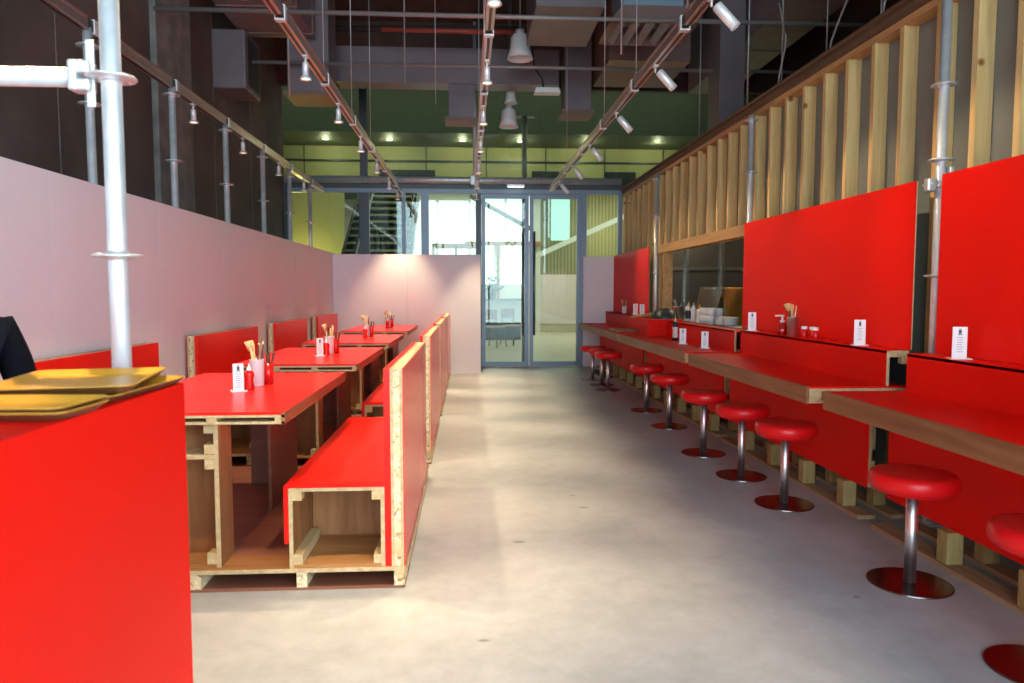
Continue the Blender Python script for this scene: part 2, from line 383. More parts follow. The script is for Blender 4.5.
MB().box(-2.9, 5.5, GY+.005, GY+.015, 2.93, CEIL-.05, 'glass').build('upper_pane', gw)
for n, x0, x1, hx in ((1, .222, .985, .890), (2, 1.00, 1.828, 1.068)):
    d = bpy.data.objects.new('door_%d' % n, None); C.objects.link(d)
    struct(d, ('framed glass door leaf beside the white back panels' if n == 1 else 'framed glass door leaf beside the red counter'), 'door')
    MB().box(x0, x0+.06, GY-.02, GY+.04, .01, 2.79, 'frame').box(x1-.06, x1, GY-.02, GY+.04, .01, 2.79, 'frame').box(x0, x1, GY-.018, GY+.038, .01, .085, 'frame').box(x0, x1, GY-.018, GY+.038, 2.72, 2.79, 'frame').build('door_frame', d)
    MB().box(x0+.05, x1-.05, GY+.005, GY+.015, .08, 2.73, 'glass').build('door_glass', d)
    h = MB().tube((hx, GY-.09, .52), (hx, GY-.09, 2.19), .018, 'stainless_dark')
    for z in (.72, 1.99): h.tube((hx, GY-.09, z), (hx, GY-.02, z), .010, 'stainless_dark')
    h.build('handle', d)
b = MB().tube((-2.85, 11.58, 2.985), (2.46, 11.58, 2.985), .053, 'galv', n=20)
tag(b.build('scaffold_beam'), 'grey steel tube running above the glass doors', 'beam')
t = thing('emergency_light', 'white strip lamp hung under the steel tube above the doors', 'lamp', (.765, 11.58, 2.897))
MB().box(-.14, .14, -.04, .04, 0, .035, 'lamp_white', bev=.006).build('housing', t)
MB().box(-.13, .13, -.035, .035, -.012, 0, 'strip_glow').build('diffuser', t)
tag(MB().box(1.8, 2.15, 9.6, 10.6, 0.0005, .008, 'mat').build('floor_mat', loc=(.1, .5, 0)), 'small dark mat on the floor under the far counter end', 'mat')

# ------------------------------------------------------------------ right stud wall
ws = bpy.data.objects.new('wall_right', None); C.objects.link(ws); struct(ws, 'timber stud wall with smoky translucent sheets above the counter', 'wall')
XW = 2.50
studs = [.82, 1.11, 1.40, 1.70, 1.99, 2.29, 2.59, 2.88]+[3.18, 3.475, 3.76, 4.09, 4.385, 4.695, 4.995, 5.31, 5.61, 5.91, 6.21]+[6.56, 6.86, 7.16, 7.47, 7.78, 8.09, 8.43, 8.74, 9.05, 9.35, 9.66, 9.97, 10.28, 10.59, 10.90, 11.21, 11.52]
for y in studs:
    z0 = 0.0 if not (6.4 < y < 9.1) else 1.83
    MB().box(XW, XW+.088, y-.001, y+.038, z0, 2.742, 'lumber').build('stud', ws)
for a, b_ in ((.65, 2.2), (2.2, 5.7), (5.7, 11.6)):
    MB().box(XW-.004, XW+.094, a+.002, b_-.002, 2.742, 2.785, 'lumber_y').build('top_plate', ws)
MB().box(XW-.012, XW+.11, 0.65, 11.6, 2.787, 2.845, 'ledge_brown').build('capping', ws)
MB().box(XW-.045, XW+.12, 0.65, 11.6, 2.845, 2.868, 'ledge_brown').build('ledge', ws)
MB().box(XW+.090, XW+.096, .65, 6.40, 0, 2.742, 'poly').box(XW+.090, XW+.096, 9.15, 11.6, 0, 2.742, 'poly').box(XW+.090, XW+.096, 6.40, 9.15, 1.83, 2.742, 'poly').build('translucent_sheet', ws)
MB().box(XW-.012, XW+.10, 6.36, 9.34, 1.725, 1.83, 'lumber_y').build('hatch_header', ws)
MB().box(XW-.010, XW+.10, 9.06, 9.14, .6, 1.725, 'lumber_y').build('hatch_post', ws)
MB().box(XW-.010, XW+.10, 6.36, 6.40, .6, 1.725, 'lumber').build('hatch_post', ws)
MB().box(XW-.06, XW+.16, 6.4, 9.06, .86, .893, 'stainless').build('hatch_sill', ws)
# kitchen behind the hatch
k = bpy.data.objects.new('wall_kitchen', None); C.objects.link(k); struct(k, 'stainless lined kitchen seen through the hatch', 'wall')
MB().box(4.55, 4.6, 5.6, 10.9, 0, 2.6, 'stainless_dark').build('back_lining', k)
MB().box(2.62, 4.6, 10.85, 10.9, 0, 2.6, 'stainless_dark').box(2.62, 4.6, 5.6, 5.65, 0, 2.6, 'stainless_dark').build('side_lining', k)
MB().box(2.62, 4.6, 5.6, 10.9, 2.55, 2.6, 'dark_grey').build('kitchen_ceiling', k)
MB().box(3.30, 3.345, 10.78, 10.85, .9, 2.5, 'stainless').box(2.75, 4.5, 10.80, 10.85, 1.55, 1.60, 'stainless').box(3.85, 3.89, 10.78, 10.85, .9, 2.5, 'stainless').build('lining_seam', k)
t = thing('kitchen_worktop', 'stainless worktop inside the kitchen hatch', 'worktop', (2.95, 8.2, 0))
MB().box(-.25, .35, -2.3, 2.5, .83, .87, 'stainless').build('top', t)
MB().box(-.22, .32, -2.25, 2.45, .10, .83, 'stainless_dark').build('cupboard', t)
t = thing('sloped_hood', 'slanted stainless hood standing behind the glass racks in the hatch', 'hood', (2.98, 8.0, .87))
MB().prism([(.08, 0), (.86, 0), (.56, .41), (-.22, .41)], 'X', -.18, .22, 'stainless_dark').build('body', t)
MB().box(-.19, -.179, .05, .40, .38, .40, 'stainless').build('rib', t)
t = thing('brass_pot', 'brassy stock pot at the near side of the hatch', 'pot', (2.92, 7.54, .87))
pl_br = plain('brass_pot_metal', (0.55, 0.36, 0.10), 0.3, metal=0.9); M['brass'] = pl_br
MB().lathe([(0, 0), (.17, 0), (.185, .02), (.185, .38), (.195, .39), (.19, .40), (.175, .40), (.17, .04), (0, .03)], 'brass').build('body', t)
MB().path([(-.18, 0, .30), (-.22, 0, .30), (-.22, 0, .34), (-.18, 0, .34)], .008, 'brass').build('handle', t)

# ------------------------------------------------------------------ scaffold poles
def pole(loc, h, label, ringz, group=None, extra=None, r=.0243):
    t = thing('scaffold_pole', label, 'pole', (loc[0], loc[1], 0), group=group)
    MB().tube((0, 0, 0.006), (0, 0, h), r, 'galv', n=20).build('tube', t)
    MB().box(-.042, .042, -.06, .06, 0, .006, 'galv_clamp').build('base_plate', t)
    for z in ringz:
        m = MB().lathe([(r-.002, -.004), (.058, -.004), (.061, 0), (.058, .004), (r-.002, .004)], 'galv_clamp', (0, 0, z), n=24)
        m.lathe([(r-.001, -.012), (r+.005, -.010), (r+.005, .010), (r-.001, .012)], 'galv_clamp', (0, 0, z), n=20)
        for a in range(4):
            ca, sa = math.cos(a*PI/2+PI/4), math.sin(a*PI/2+PI/4)
            m.tube((ca*.045, sa*.045, z-.007), (ca*.045, sa*.045, z+.007), .007, 'galv_clamp', n=8)
        m.build('rosette', t)
    return t
t = pole((-.912, 1.95), 2.75, 'thick galvanised scaffold pole standing just behind the tray counter', [.84, 1.314, 1.768, 2.24])
# ledger with wedge head, fixed to the front pole
led = thing('scaffold_ledger', 'horizontal galvanised scaffold tube joined to the pole by the tray counter', 'scaffold tube', (-.912, 1.95, 1.768))
MB().tube((-.085, 0, 0), (-1.05, 0, 0), .0243, 'galv', n=20).build('tube', led)
MB().box(-.088, -.045, -.024, .024, -.037, -.006, 'galv_clamp', bev=.006).box(-.088, -.045, -.024, .024, .006, .040, 'galv_clamp', bev=.006).box(-.098, -.075, -.026, .026, -.037, .040, 'galv_clamp', bev=.006).build('ledger_head', led)
MB().box(-.062, -.040, -.004, .004, -.075, .095, 'galv_clamp', bev=.003).build('wedge', led)
lg = 'scaffold poles behind the long white panel wall'
for i, (y, rz) in enumerate(((4.29, (2.60, 2.28)), (5.45, (2.64, 2.17)), (6.60, (2.64, 2.17)), (7.75, (2.62, 2.17)), (8.88, (2.60, 2.17)), (10.0, (2.60, 2.17)))):
    pole((-2.13, y), 2.70, 'thin scaffold pole behind the white panel wall, %s along the row from the viewer' % ORD[i], rz, lg)
pg = 'scaffold poles in front of the stud wall'
for y, l, rz in ((3.60, 'galvanised scaffold pole in the gap between the two nearest big red wall panels', (2.27, 1.894, 1.303)),
                 (6.12, 'galvanised scaffold pole between the big red wall panel and the kitchen hatch', (2.68, 2.24, 1.409)),
                 (9.20, 'galvanised scaffold pole between the kitchen hatch and the far red wall panel', (2.66, 2.2, 1.46))):
    p = pole((2.42, y), 2.72 if y > 4 else 2.78, l, rz, pg)
    if y < 4:
        MB().box(-.075, -.03, -.02, .02, 1.735, 1.80, 'galv_clamp', bev=.006).box(-.03, .03, -.035, .035, 1.75, 1.785, 'galv_clamp', bev=.008).tube((-.06, -.04, 1.77), (-.06, .04, 1.77), .008, 'galv_clamp').box(.03, .055, -.03, .03, 1.74, 1.86, 'galv_clamp', bev=.006).build('clamp', p)

# ------------------------------------------------------------------ bar counter modules
XF, XR, XP = 1.80, 2.235, 2.38
def counter(y0, y1, label, riser=True):
    t = thing('bar_counter', label, 'counter', (XF, y0, 0), group='red counter sections along the right wall')
    L = y1-y0; xr = XR-XF; xp = XP-XF
    m = MB().box(.014, xr+.14, 0.002, L-.002, .705, .717, 'red')              # top skin
    m.box(.014, xr+.14, .002, L-.002, .690, .705, 'edge')
    m.build('worktop', t)
    MB().box(.014, xr+.14, .002, L-.002, .627, .642, 'edge').build('underside', t)
    MB().box(0, .014, 0, L, .625, .717, 'walnut').build('edge_band', t)
    e = MB().box(.016, .034, 0.0, .03, .642, .690, 'edge').box(.036, .085, .004, .05, .643, .689, 'batten').box(xr-.03, xr, .004, .05, .643, .689, 'batten')
    e.box(.016, .034, L-.03, L, .642, .690, 'edge').box(.036, .085, L-.05, L-.004, .643, .689, 'batten')
    e.box(.09, xr-.04, .05, L-.05, .650, .685, 'ply_h')
    e.build('end_block', t)
    if riser:
        MB().box(xr, xr+.016, 0, L, .717, .905, 'red', ).build('riser_panel', t)
        MB().box(xr+.001, xr+.017, -.001, .014, .718, .903, 'edge').build('riser_edge', t)
        MB().box(xr, xp-.019, 0.0, L, .893, .908, 'red').build('ledge_top', t)
        MB().box(xr+.017, xp-.022, -.001, .012, .872, .9065, 'edge').box(xp-.06, xp-.022, .002, .035, .835, .872, 'batten').box(xp-.035, xp-.022, .01, L-.01, .72, .872, 'dark_grey').build('ledge_frame', t)
    # lower red front panel and pallet base
    MB().box(.345, .362, .015, L-.015, .163, .627, 'red').build('front_panel', t)
    MB().box(.363, .375, .005, .03, .163, .627, 'edge').build('panel_edge', t)
    MB().box(.285, .385, -.03, L+.02, 0, .020, 'pallet').box(.47, .55, -.03, L+.02, 0, .020, 'pallet').build('bottom_board', t)
    yy = .14 if L > 2.2 and y0 < 2 else .18
    while yy < L-.1:
        MB().box(.298, .374, yy-.035, yy+.035, .020, .1625, 'block', bev=.002).build('pallet_block', t)
        MB().box(.475, .545, yy-.035, yy+.035, .020, .155, 'block', bev=.002).build('pallet_block', t)
        yy += .48
    MB().box(.375, .55, .0, L, .155, .173, 'pallet').build('pallet_deck', t)
    MB().box(.375, .42, .05, L-.05, .30, .36, 'lumber_y').box(.375, .42, .05, .11, .173, .627, 'batten').box(.375, .42, L-.11, L-.05, .173, .627, 'batten').build('rear_frame', t)
    return t
counter(.95, 3.53, 'nearest red-topped counter section, cut by the edge of the photo')
counter(3.71, 5.78, 'red-topped counter section in front of the big red wall panel with three stools')
t3 = counter(5.92, 8.54, 'red-topped counter section in front of the kitchen hatch', riser=False)
xr = XR-XF
MB().box(xr, xr+.016, 0, 2.0, .717, .893, 'red').build('riser_panel', t3)
MB().box(xr+.001, xr+.016, -.002, .012, .718, .892, 'edge').build('riser_edge', t3)
MB().box(xr, xr+.14, 0, 2.0, .881, .893, 'red').build('ledge_top', t3)
counter(8.70, 11.60, 'farthest red-topped counter section ending at the glass wall')
# red box at far end of hatch section
tb = thing('counter_box', 'red open box standing on the counter by the far side of the kitchen hatch', 'box', (2.03, 8.02, .718))
MB().box(0, .40, 0, .015, 0, .195, 'red').box(0, .40, .475, .49, 0, .195, 'red').box(0, .015, .015, .475, 0, .195, 'red').box(.385, .40, .015, .475, 0, .195, 'red').box(.015, .385, .015, .475, 0, .012, 'red').build('shell', tb)
MB().box(0, .40, -.0008, .0155, .195, .198, 'edge').box(0, .0155, .0155, .475, .195, .198, 'edge').build('rim', tb)
tag(MB().box(-.14, .14, -.05, .05, 0, .018, 'lumber_y', bev=.006, rot=Matrix.Rotation(R(-8), 3, 'Y')).build('wooden_paddle', loc=(2.06, 8.42, .935), rotz=R(8)), 'pale wooden paddle lying on the red counter box', 'paddle')
t = thing('mixing_bowl', 'dark grey bowl turned upside down on the red counter box', 'bowl', (2.26, 8.18, .917))
MB().lathe([(.16, 0), (.165, .005), (.150, .03), (.115, .085), (.075, .105), (0, .108)], 'dark_grey').build('shell', t)
MB().lathe([(.05, .103), (.05, .118), (.042, .118), (.042, .108)], 'dark_grey').build('foot_ring', t)
t = thing('serving_tray', 'brown wooden tray on the far counter section near the stools', 'tray', (1.99, 9.05, .718))
MB().box(-.15, .15, -.20, .20, 0, .012, 'walnut', bev=.004).build('base', t)
MB().box(-.16, .16, -.21, -.195, .004, .035, 'walnut').box(-.16, .16, .195, .21, .004, .035, 'walnut').box(-.16, -.145, -.195, .195, .004, .035, 'walnut').box(.145, .16, -.195, .195, .004, .035, 'walnut').build('rim', t)

# big red wall panels
def wall_panel(y0, y1, label, x=XP):
    t = thing('wall_panel', label, 'panel', (x, y0, .91), group='red wall panels above the counter')
    MB().box(-.018, -.006, 0, y1-y0, 0, .895, 'red').build('red_facing', t)
    MB().box(-.006, .0, 0.0, y1-y0, 0, .895, 'edge').build('panel_core', t)
    MB().box(.0, .018, .15, .20, .02, .87, 'batten').box(.0, .018, y1-y0-.20, y1-y0-.15, .02, .87, 'batten').build('batten', t)
wall_panel(.95, 3.50, 'nearest large red wall panel, cut by the edge of the photo')
wall_panel(3.72, 6.08, 'large red wall panel between the scaffold pole and the kitchen hatch')
wall_panel(9.36, 11.61, 'darker red wall panel beside the glass doors')

# ------------------------------------------------------------------ stools
def make_stool():
    t = thing('bar_stool', '', 'stool', (0, 0, 0), group='red stools along the counter')
    MB().lathe([(0, 0), (.162, 0), (.164, .002), (.163, .006), (.158, .0075), (0, .0085)], 'base_steel', n=64, smooth=False).build('base', t)
    MB().tube((0, 0, .008), (0, 0, .41), .0235, 'chrome', n=24).build('post', t)
    prof = [(0, 0)]
    prof += [(.150, 0.0)]
    for a in range(0, 9):
        th = -PI/2 + a*PI/8
        prof.append((.147+.024*math.cos(th), .040+.036*math.sin(th)) if True else None)
    prof += [(.10, .080), (0, .083)]
    MB().lathe(prof, 'red_vinyl', (0, 0, .398), n=48).build('seat', t)
    MB().lathe([(.05, -.012), (.11, -.006), (.11, 0), (0, 0)], 'dark_grey', (0, 0, .402)).build('seat_plate', t)
    return t
sp = [(1.85, 2.14), (1.845, 2.84), (1.815, 3.98), (1.805, 4.61), (1.775, 5.29), (1.82, 6.38), (1.83, 7.26), (1.74, 8.85), (1.75, 9.33), (1.725, 9.87)]
lab = ['red round stool cut by the lower edge of the photo, nearest the viewer', 'red round stool at the nearest counter section, wholly in view',
       'red round stool, nearest of those at the middle counter section', 'red round stool, second of the close trio at the middle counter section', 'red round stool, farthest of the close trio at the middle counter section',
       'red round stool under the near end of the kitchen hatch section', 'red round stool beneath the middle of the kitchen hatch section',
       'red round stool, nearest of the three at the far counter end', 'red round stool, middle of the three at the far counter end', 'red round stool closest to the glass wall']
st = make_stool(); st.location = (*sp[0], 0); st['label'] = lab[0]
for (x, y), l in list(zip(sp, lab))[1:]: dup(st, (x, y, 0), rotz=rnd.uniform(0, 6), label=l)

# ------------------------------------------------------------------ booths
def platform(y0, L, label):
    t = thing('booth_platform', label, 'platform', (0, y0, 0), group='booth platforms')
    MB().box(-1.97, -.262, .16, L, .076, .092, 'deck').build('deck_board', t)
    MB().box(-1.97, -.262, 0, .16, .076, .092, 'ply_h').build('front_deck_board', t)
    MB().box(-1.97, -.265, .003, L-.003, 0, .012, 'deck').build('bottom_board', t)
    for x in (-1.96, -1.55, -1.13, -.705, -.309):
        MB().box(x, x+.042, .002, L-.002, .012, .076, 'osb').build('stringer', t)
    MB().box(-1.97, -.262, -.003, .0, .0755, .0925, 'edge').build('deck_edge', t)
    return t
def rounded_seat(x_in, x_out, L, s):
    # seat skin with a bullnosed front that turns down into the apron; s=+1 right bench, -1 mirrored
    pts = []
    xf = x_out
    top, bot, th = .444, .192, .019
    r = .018
    outer = [(x_in, top)]
    for a in range(0, 6): th_ = PI/2 + a*PI/10; outer.append((xf+r+r*math.cos(th_), top-r+r*math.sin(th_)))
    outer += [(xf, bot+.01)]
    for a in range(0, 6): th_ = PI + a*PI/5; outer.append((xf+th/2+th/2*math.cos(th_), bot+.01+th/2*math.sin(th_)))
    inner = [(xf+th, top-th-.004), (xf+th+.004, top-th), (x_in, top-th)]
    return [(s*p[0], p[1]) for p in outer+inner]
def bench(y0, L, label, side):
    """side=-1: aisle bench with the tall partition back; side=+1 mirrored against the white wall"""
    t = thing('booth_bench', label, 'bench', (0 if side < 0 else -2.245, y0, .092), group='booth benches on the aisle side' if side < 0 else 'booth benches along the white wall')
    s = 1 if side < 0 else -1
    def X(m, a, b, *r, **k):
        a, b = sorted((s*a, s*b)); return m.box(a, b, *r, **k)
    z = -.092
    MB().prism([(px, pz+z) for px, pz in rounded_seat(-.345, -.752, L, s)], 'Y', 0, L, 'red_gloss').build('seat', t)
    m = MB(); X(m, -.731, -.717, .004, L-.004, 0, .331, 'ply'); m.build('front_board', t)
    m = MB(); X(m, -.360, -.346, .004, L-.004, 0, .331, 'ply'); m.build('back_board', t)
    m = MB(); X(m, -.717, -.360, .004, L-.004, 0, .014, 'ply_h'); m.build('bottom_board', t)
    m = MB(); X(m, -.731, -.346, .003, L-.003, .318, .333, 'edge'); m.build('seat_board', t)
    m = MB(); X(m, -.715, -.362, .37, .385, .014, .318, 'ply'); m.build('divider', t)
    m = MB(); X(m, -.715, -.362, L-.385, L-.37, .014, .318, 'ply'); m.build('divider', t)
    for xa, xb, za, zb, ln in ((-.717, -.680, .280, .317, .06), (-.397, -.360, .280, .317, .06), (-.717, -.680, .014, .055, .34), (-.392, -.360, .014, .050, .30)):
        m = MB(); X(m, xa, xb, .004, ln, za, zb, 'batten'); m.build('batten', t)
        m = MB(); X(m, xa, xb, L-ln, L-.004, za, zb, 'batten'); m.build('batten', t)
    m = MB(); X(m, -.732, -.716, .0, .004, 0, .331, 'edge'); X(m, -.361, -.345, .0, .004, 0, .331, 'edge'); m.build('board_edge', t)
    br = MB(); X(br, -.344, -.318, 0, L, .333, .818, 'red_gloss'); br = br.build('backrest', t)
    m = MB(); X(m, -.344, -.318, 0, L, 0, .333, 'red_gloss'); m.build('backrest_lower_panel', t)
    m = MB(); X(m, -.306, -.280, .002, L-.002, 0, .816, 'osb'); m.build('strand_board_core', t)
    m = MB(); X(m, -.318, -.306, 0, L, 0, .818, 'edge'); X(m, -.280, -.268, 0, L, 0, .818, 'edge'); m.build('backrest_ply', t)
    m = MB(); X(m, -.268, -.264, 0.0, L, 0, .818, 'red_aisle'); m.build('aisle_facing' if side < 0 else 'wall_facing', t)
    return t
def table(y0, L, label):
    t = thing('booth_table', label, 'table', (-1.155, y0, 0), group='red booth tables')
    a, b_ = -.415, .415
    MB().box(a, b_, 0, L, .726, .738, 'red_top').build('tabletop', t)
    MB().box(a, b_, -.001, L, .716, .726, 'edge').build('top_ply', t)
    MB().box(a, b_, -.001, L, .689, .699, 'edge').build('bottom_ply', t)
    for x0, x1 in ((a+.012, a+.040), (-.145, -.105), (.105, .145), (b_-.040, b_-.013)):
        MB().box(x0, x1, .001, L-.001, .699, .716, 'batten').build('stringer', t)
    MB().box(a+.04, b_-.04, .30, .32, .699, .716, 'ply').build('core_strip', t)
    MB().box(b_-.013, b_+.001, -.001, L+.001, .688, .737, 'walnut').build('edge_band', t)
    MB().box(a-.001, a+.011, -.001, L+.001, .688, .737, 'walnut').build('edge_band', t)
    z0 = .092
    for front, ya, yb in ((True, .03, .19), (False, .80, L-.09)):
        p = MB().box(.123, .140, ya, yb, z0, .689, 'ply' if front else 'deck').build('pedestal_side', t)
        if front: MB().box(.1225, .1405, ya-.004, ya, z0, .689, 'edge').build('side_edge', p)
        else:
            MB().box(-.125, .123, yb-.016, yb, z0, .689, 'deck').build('pedestal_back', t)
            continue
        p = MB().box(-.140, -.123, ya, yb, z0, .689, 'ply').build('pedestal_side', t)
        MB().box(-.1405, -.1225, ya-.004, ya, z0, .689, 'edge').build('side_edge', p)
        MB().box(-.123, .123, yb-.016, yb, z0, .689, 'ply').build('pedestal_back', t)
        MB().box(-.123, .123, ya, yb-.016, .542, .560, 'edge').build('shelf', t)
        MB().box(-.123, .123, ya+.005, yb-.016, z0, .104, 'ply_h').build('pedestal_floor', t)
        for sx in (-1, 1):
            for za, zb in ((.648, .688), (.562, .602), (.500, .541), (.104, .150)):
                xa, xb = sorted((sx*.123, sx*.083))
                MB().box(xa, xb, ya+.001, ya+.06, za, zb, 'batten').build('corner_block', t)
    return t
wb = ['first booth nearest the viewer', 'second booth', 'third booth', 'last booth by the back panels']
pl = [(2.92, 1.78), (5.07, 1.60), (7.06, 1.62), (9.06, 1.66)]
be = [(2.923, 1.56), (5.09, 1.52), (7.08, 1.52), (9.08, 1.58)]
tb_ = [(2.925, 1.45), (4.87, 1.47), (6.86, 1.48), (8.97, 1.66)]
lb = [(3.24, 1.30), (5.19, 1.46), (7.25, 1.40), (9.27, 1.36)]
for i in range(4):
    platform(pl[i][0], pl[i][1], 'low plywood pallet platform under the '+wb[i])
    bench(be[i][0], be[i][1], 'red bench with tall partition back on the aisle side, '+wb[i], -1)
    bench(lb[i][0], lb[i][1], 'red bench along the pale wall, '+wb[i], 1)
    table(tb_[i][0], tb_[i][1], 'red-topped plywood table in the '+wb[i])

# ------------------------------------------------------------------ condiments
def chopstick_holder(loc, label, big=True, seed=0, tall=.135, mat='white'):
    q = random.Random(seed)
    t = thing('chopstick_holder', label, 'holder', loc)
    MB().lathe([(0, 0), (.030, 0), (.033, .004), (.037, tall), (.039, tall+.003), (.036, tall+.002), (.030, .008), (0, .006)], mat, n=24).build('cup', t)
    for k_ in range(7):
        a = q.uniform(0, 6.28); r = .022; tl = q.uniform(.06, .10)
        b0 = Vector((r*.3*math.cos(a), r*.3*math.sin(a), .012)); b1 = Vector((r*1.5*math.cos(a), r*1.5*math.sin(a), tall+tl))
        MB().tube(b0, b1, .0035, 'chop' if k_ < 4 else 'spoon_dark', r1=.0045, n=8).build('chopstick', t)
    for k_ in range(2):
        a = q.uniform(2.4, 3.8)
        m = MB().tube((0, 0, .02), (.03*math.cos(a), .03*math.sin(a), tall+.05), .004, 'chop', n=8)
        m.tube((.03*math.cos(a)-.002, .03*math.sin(a), tall+.045), (.045*math.cos(a), .045*math.sin(a), tall+.095), .009, 'chop', r1=.017, n=10)
        m.build('wooden_spoon', t)
    return t
def sauce_bottle(loc, label, col='red_plastic', cap='white', label_m=None, h=.10, r=.024):
    t = thing('sauce_bottle', label, 'bottle', loc)
    MB().lathe([(0, 0), (r*.92, 0), (r, .006), (r*.82, h*.45), (r, h*.75), (r*.95, h*.86), (r*.45, h*.97), (r*.42, h), (0, h)], col, n=24).build('body', t)
    MB().lathe([(r*.5, h*.97), (r*.5, h*1.08), (r*.2, h*1.14), (r*.12, h*1.3), (0, h*1.3)], cap, n=16).build('cap', t)
    if label_m: MB().lathe([(r*1.005, h*.15), (r*.84, h*.45), (r*1.005, h*.70)], label_m, n=24).build('label_band', t)
    return t
def menu_card(loc, label, rotz=0, hgt=.15, wd=.062, group=None, text=True):
    t = thing('menu_stand', label, 'card stand', loc, rotz, group=group)
    MB().box(-wd/2, wd/2, -.0025, .0025, .004, hgt, 'acrylic', bev=.001).build('card', t)
    MB().box(-wd*.75, wd*.75, -.035, .035, 0, .004, 'acrylic', bev=.001).build('foot', t)
    if text:
        m = MB().lathe([(0, 0), (.006, 0)], 'ink')
        m = MB(); y0 = -.0033
        m.box(-.006, .006, y0, y0+.0006, hgt-.032, hgt-.014, 'ink').box(-.009, .009, y0, y0+.0006, hgt-.038, hgt-.034, 'ink').box(-.004, .004, y0, y0+.0006, hgt-.012, hgt-.008, 'ink_red')
        for k_ in range(7): m.box(-.014+(k_ % 3)*.002, .014-(k_ % 2)*.004, y0, y0+.0006, hgt-.052-k_*.011, hgt-.049-k_*.011, 'ink_grey')
        m.build('printed_text', t)
    return t
def pump_bottle(loc, label):
    t = thing('pump_bottle', label, 'bottle', loc)
    MB().lathe([(0, 0), (.026, 0), (.028, .004), (.028, .075), (.014, .088), (.012, .096), (0, .096)], 'glass_clear', n=20).lathe([(0, .003), (.024, .003), (.024, .06), (0, .06)], 'red_plastic', n=20).build('body', t)
    MB().lathe([(.016, .092), (.016, .108), (.006, .110), (.006, .135), (0, .135)], 'white', n=16).box(-.055, .012, -.007, .007, .135, .146, 'white', bev=.003).build('pump_head', t)
    return t
tl = ['first booth table', 'second booth table', 'third booth table', 'last booth table']
for i, (yc, full) in enumerate(((3.62, 1), (5.56, 1), (7.64, 0), (9.72, 0))):
    chopstick_holder((-1.085, yc+.14, .738), 'white cup of chopsticks and wooden spoons on the '+tl[i], seed=i+3)
    sauce_bottle((-1.078, yc-.02, .738), 'small red sauce bottle beside the chopstick cup on the '+tl[i], label_m=None)
    if full: menu_card((-1.118, yc-.06, .738), 'white menu card beside the sauce bottle on the '+tl[i], R(25), hgt=.135, wd=.05)
    MBp = thing('spoon_cup', 'dark red cup of spoons behind the bottle on the '+tl[i], 'cup', (-1.045, yc+.20, .738))
    MB().lathe([(0, 0), (.024, 0), (.028, .11), (.026, .11), (.022, .006), (0, .006)], 'red_plastic', n=20).build('cup', MBp)
    for k_ in range(4):
        MB().tube((0, 0, .01), (.03*math.cos(k_*1.6), .03*math.sin(k_*1.6), .165), .004, 'spoon_dark', r1=.006, n=8).build('spoon', MBp)
menu_card((2.29, 4.08, .908), 'white menu card on the ledge right of the condiment jars', R(-18))
menu_card((2.29, 3.22, .908), 'larger white menu card on the ledge at the nearest red panel', R(-18))
menu_card((2.28, 5.66, .908), 'white menu card on the ledge by the kitchen hatch pole', R(-18))
menu_card((2.07, 6.83, .718), 'white menu card on the hatch counter beside the chopstick bottle', R(-18))
menu_card((2.11, 6.30, .718), 'white menu card on the hatch counter nearest the section joint', R(-18))
menu_card((2.30, 9.80, .908), 'white menu card at the far ledge beside the small condiment cup', R(-18))
menu_card((2.30, 9.42, .908), 'white menu card at the near end of the far ledge', R(-18))
pump_bottle((2.275, 5.09, .908), 'white-topped pump bottle on the ledge at the big red panel')
chopstick_holder((2.285, 4.95, .908), 'steel cup of chopsticks and a wooden spoon on the big panel ledge', seed=21, mat='stainless')
for i, (y, dx) in enumerate(((4.80, .0), (4.72, .02), (4.64, .0))):
    t = thing('spice_jar', ['red spice jar beside the steel chopstick cup on the ledge', 'red spice jar between two others on the ledge', 'red spice jar on the ledge farthest from the chopstick cup'][i], 'jar', (2.30+dx, y, .908), group='spice jars on the ledge')
    MB().lathe([(0, 0), (.018, 0), (.02, .003), (.02, .06), (0, .06)], 'red_plastic', n=16).build('body', t)
    MB().lathe([(.021, .058), (.021, .074), (.018, .078), (0, .078)], 'white', n=16).build('lid', t)
sauce_bottle((2.15, 7.36, .718), 'black and white tall bottle on the hatch counter beside the red box', 'black', 'chop', 'white', h=.20, r=.030)
chopstick_holder((2.29, 10.45, .908), 'small cup of chopsticks on the far ledge by the glass wall', seed=9, tall=.10)
# things on the hatch ledge
sauce_bottle((2.50, 8.05, .893), 'tall white bottle with navy label on the hatch ledge', 'white', 'chop', 'navy', h=.17, r=.035)
sauce_bottle((2.50, 7.86, .893), 'white plain bottle on the hatch ledge between two capped bottles', 'white', 'white', None, h=.16, r=.035)
sauce_bottle((2.50, 7.66, .893), 'white bottle with orange cap on the hatch ledge', 'white', 'orange', None, h=.15, r=.036)
n = 0
nm = ['front left', 'front middle', 'front right', 'rear left', 'rear middle', 'rear right']
for i in range(4):
    for j in range(2):
        t = thing('drinking_glass', 'clear stacked tumblers on the hatch ledge, %s from the orange capped bottle, %s row' % (['nearest', 'second', 'third', 'fourth'][i], ['front', 'rear'][j]), 'glass', (2.48+j*.085, 7.48-i*.09, .893), group='stacked tumblers on the hatch ledge')
        for q in range(2):
            MB().lathe([(0, .004), (.028, .004), (.035, .085), (.037, .085), (.031, 0), (0, 0)], 'tumbler', (0, 0, q*.075), n=20).build('tumbler', t)
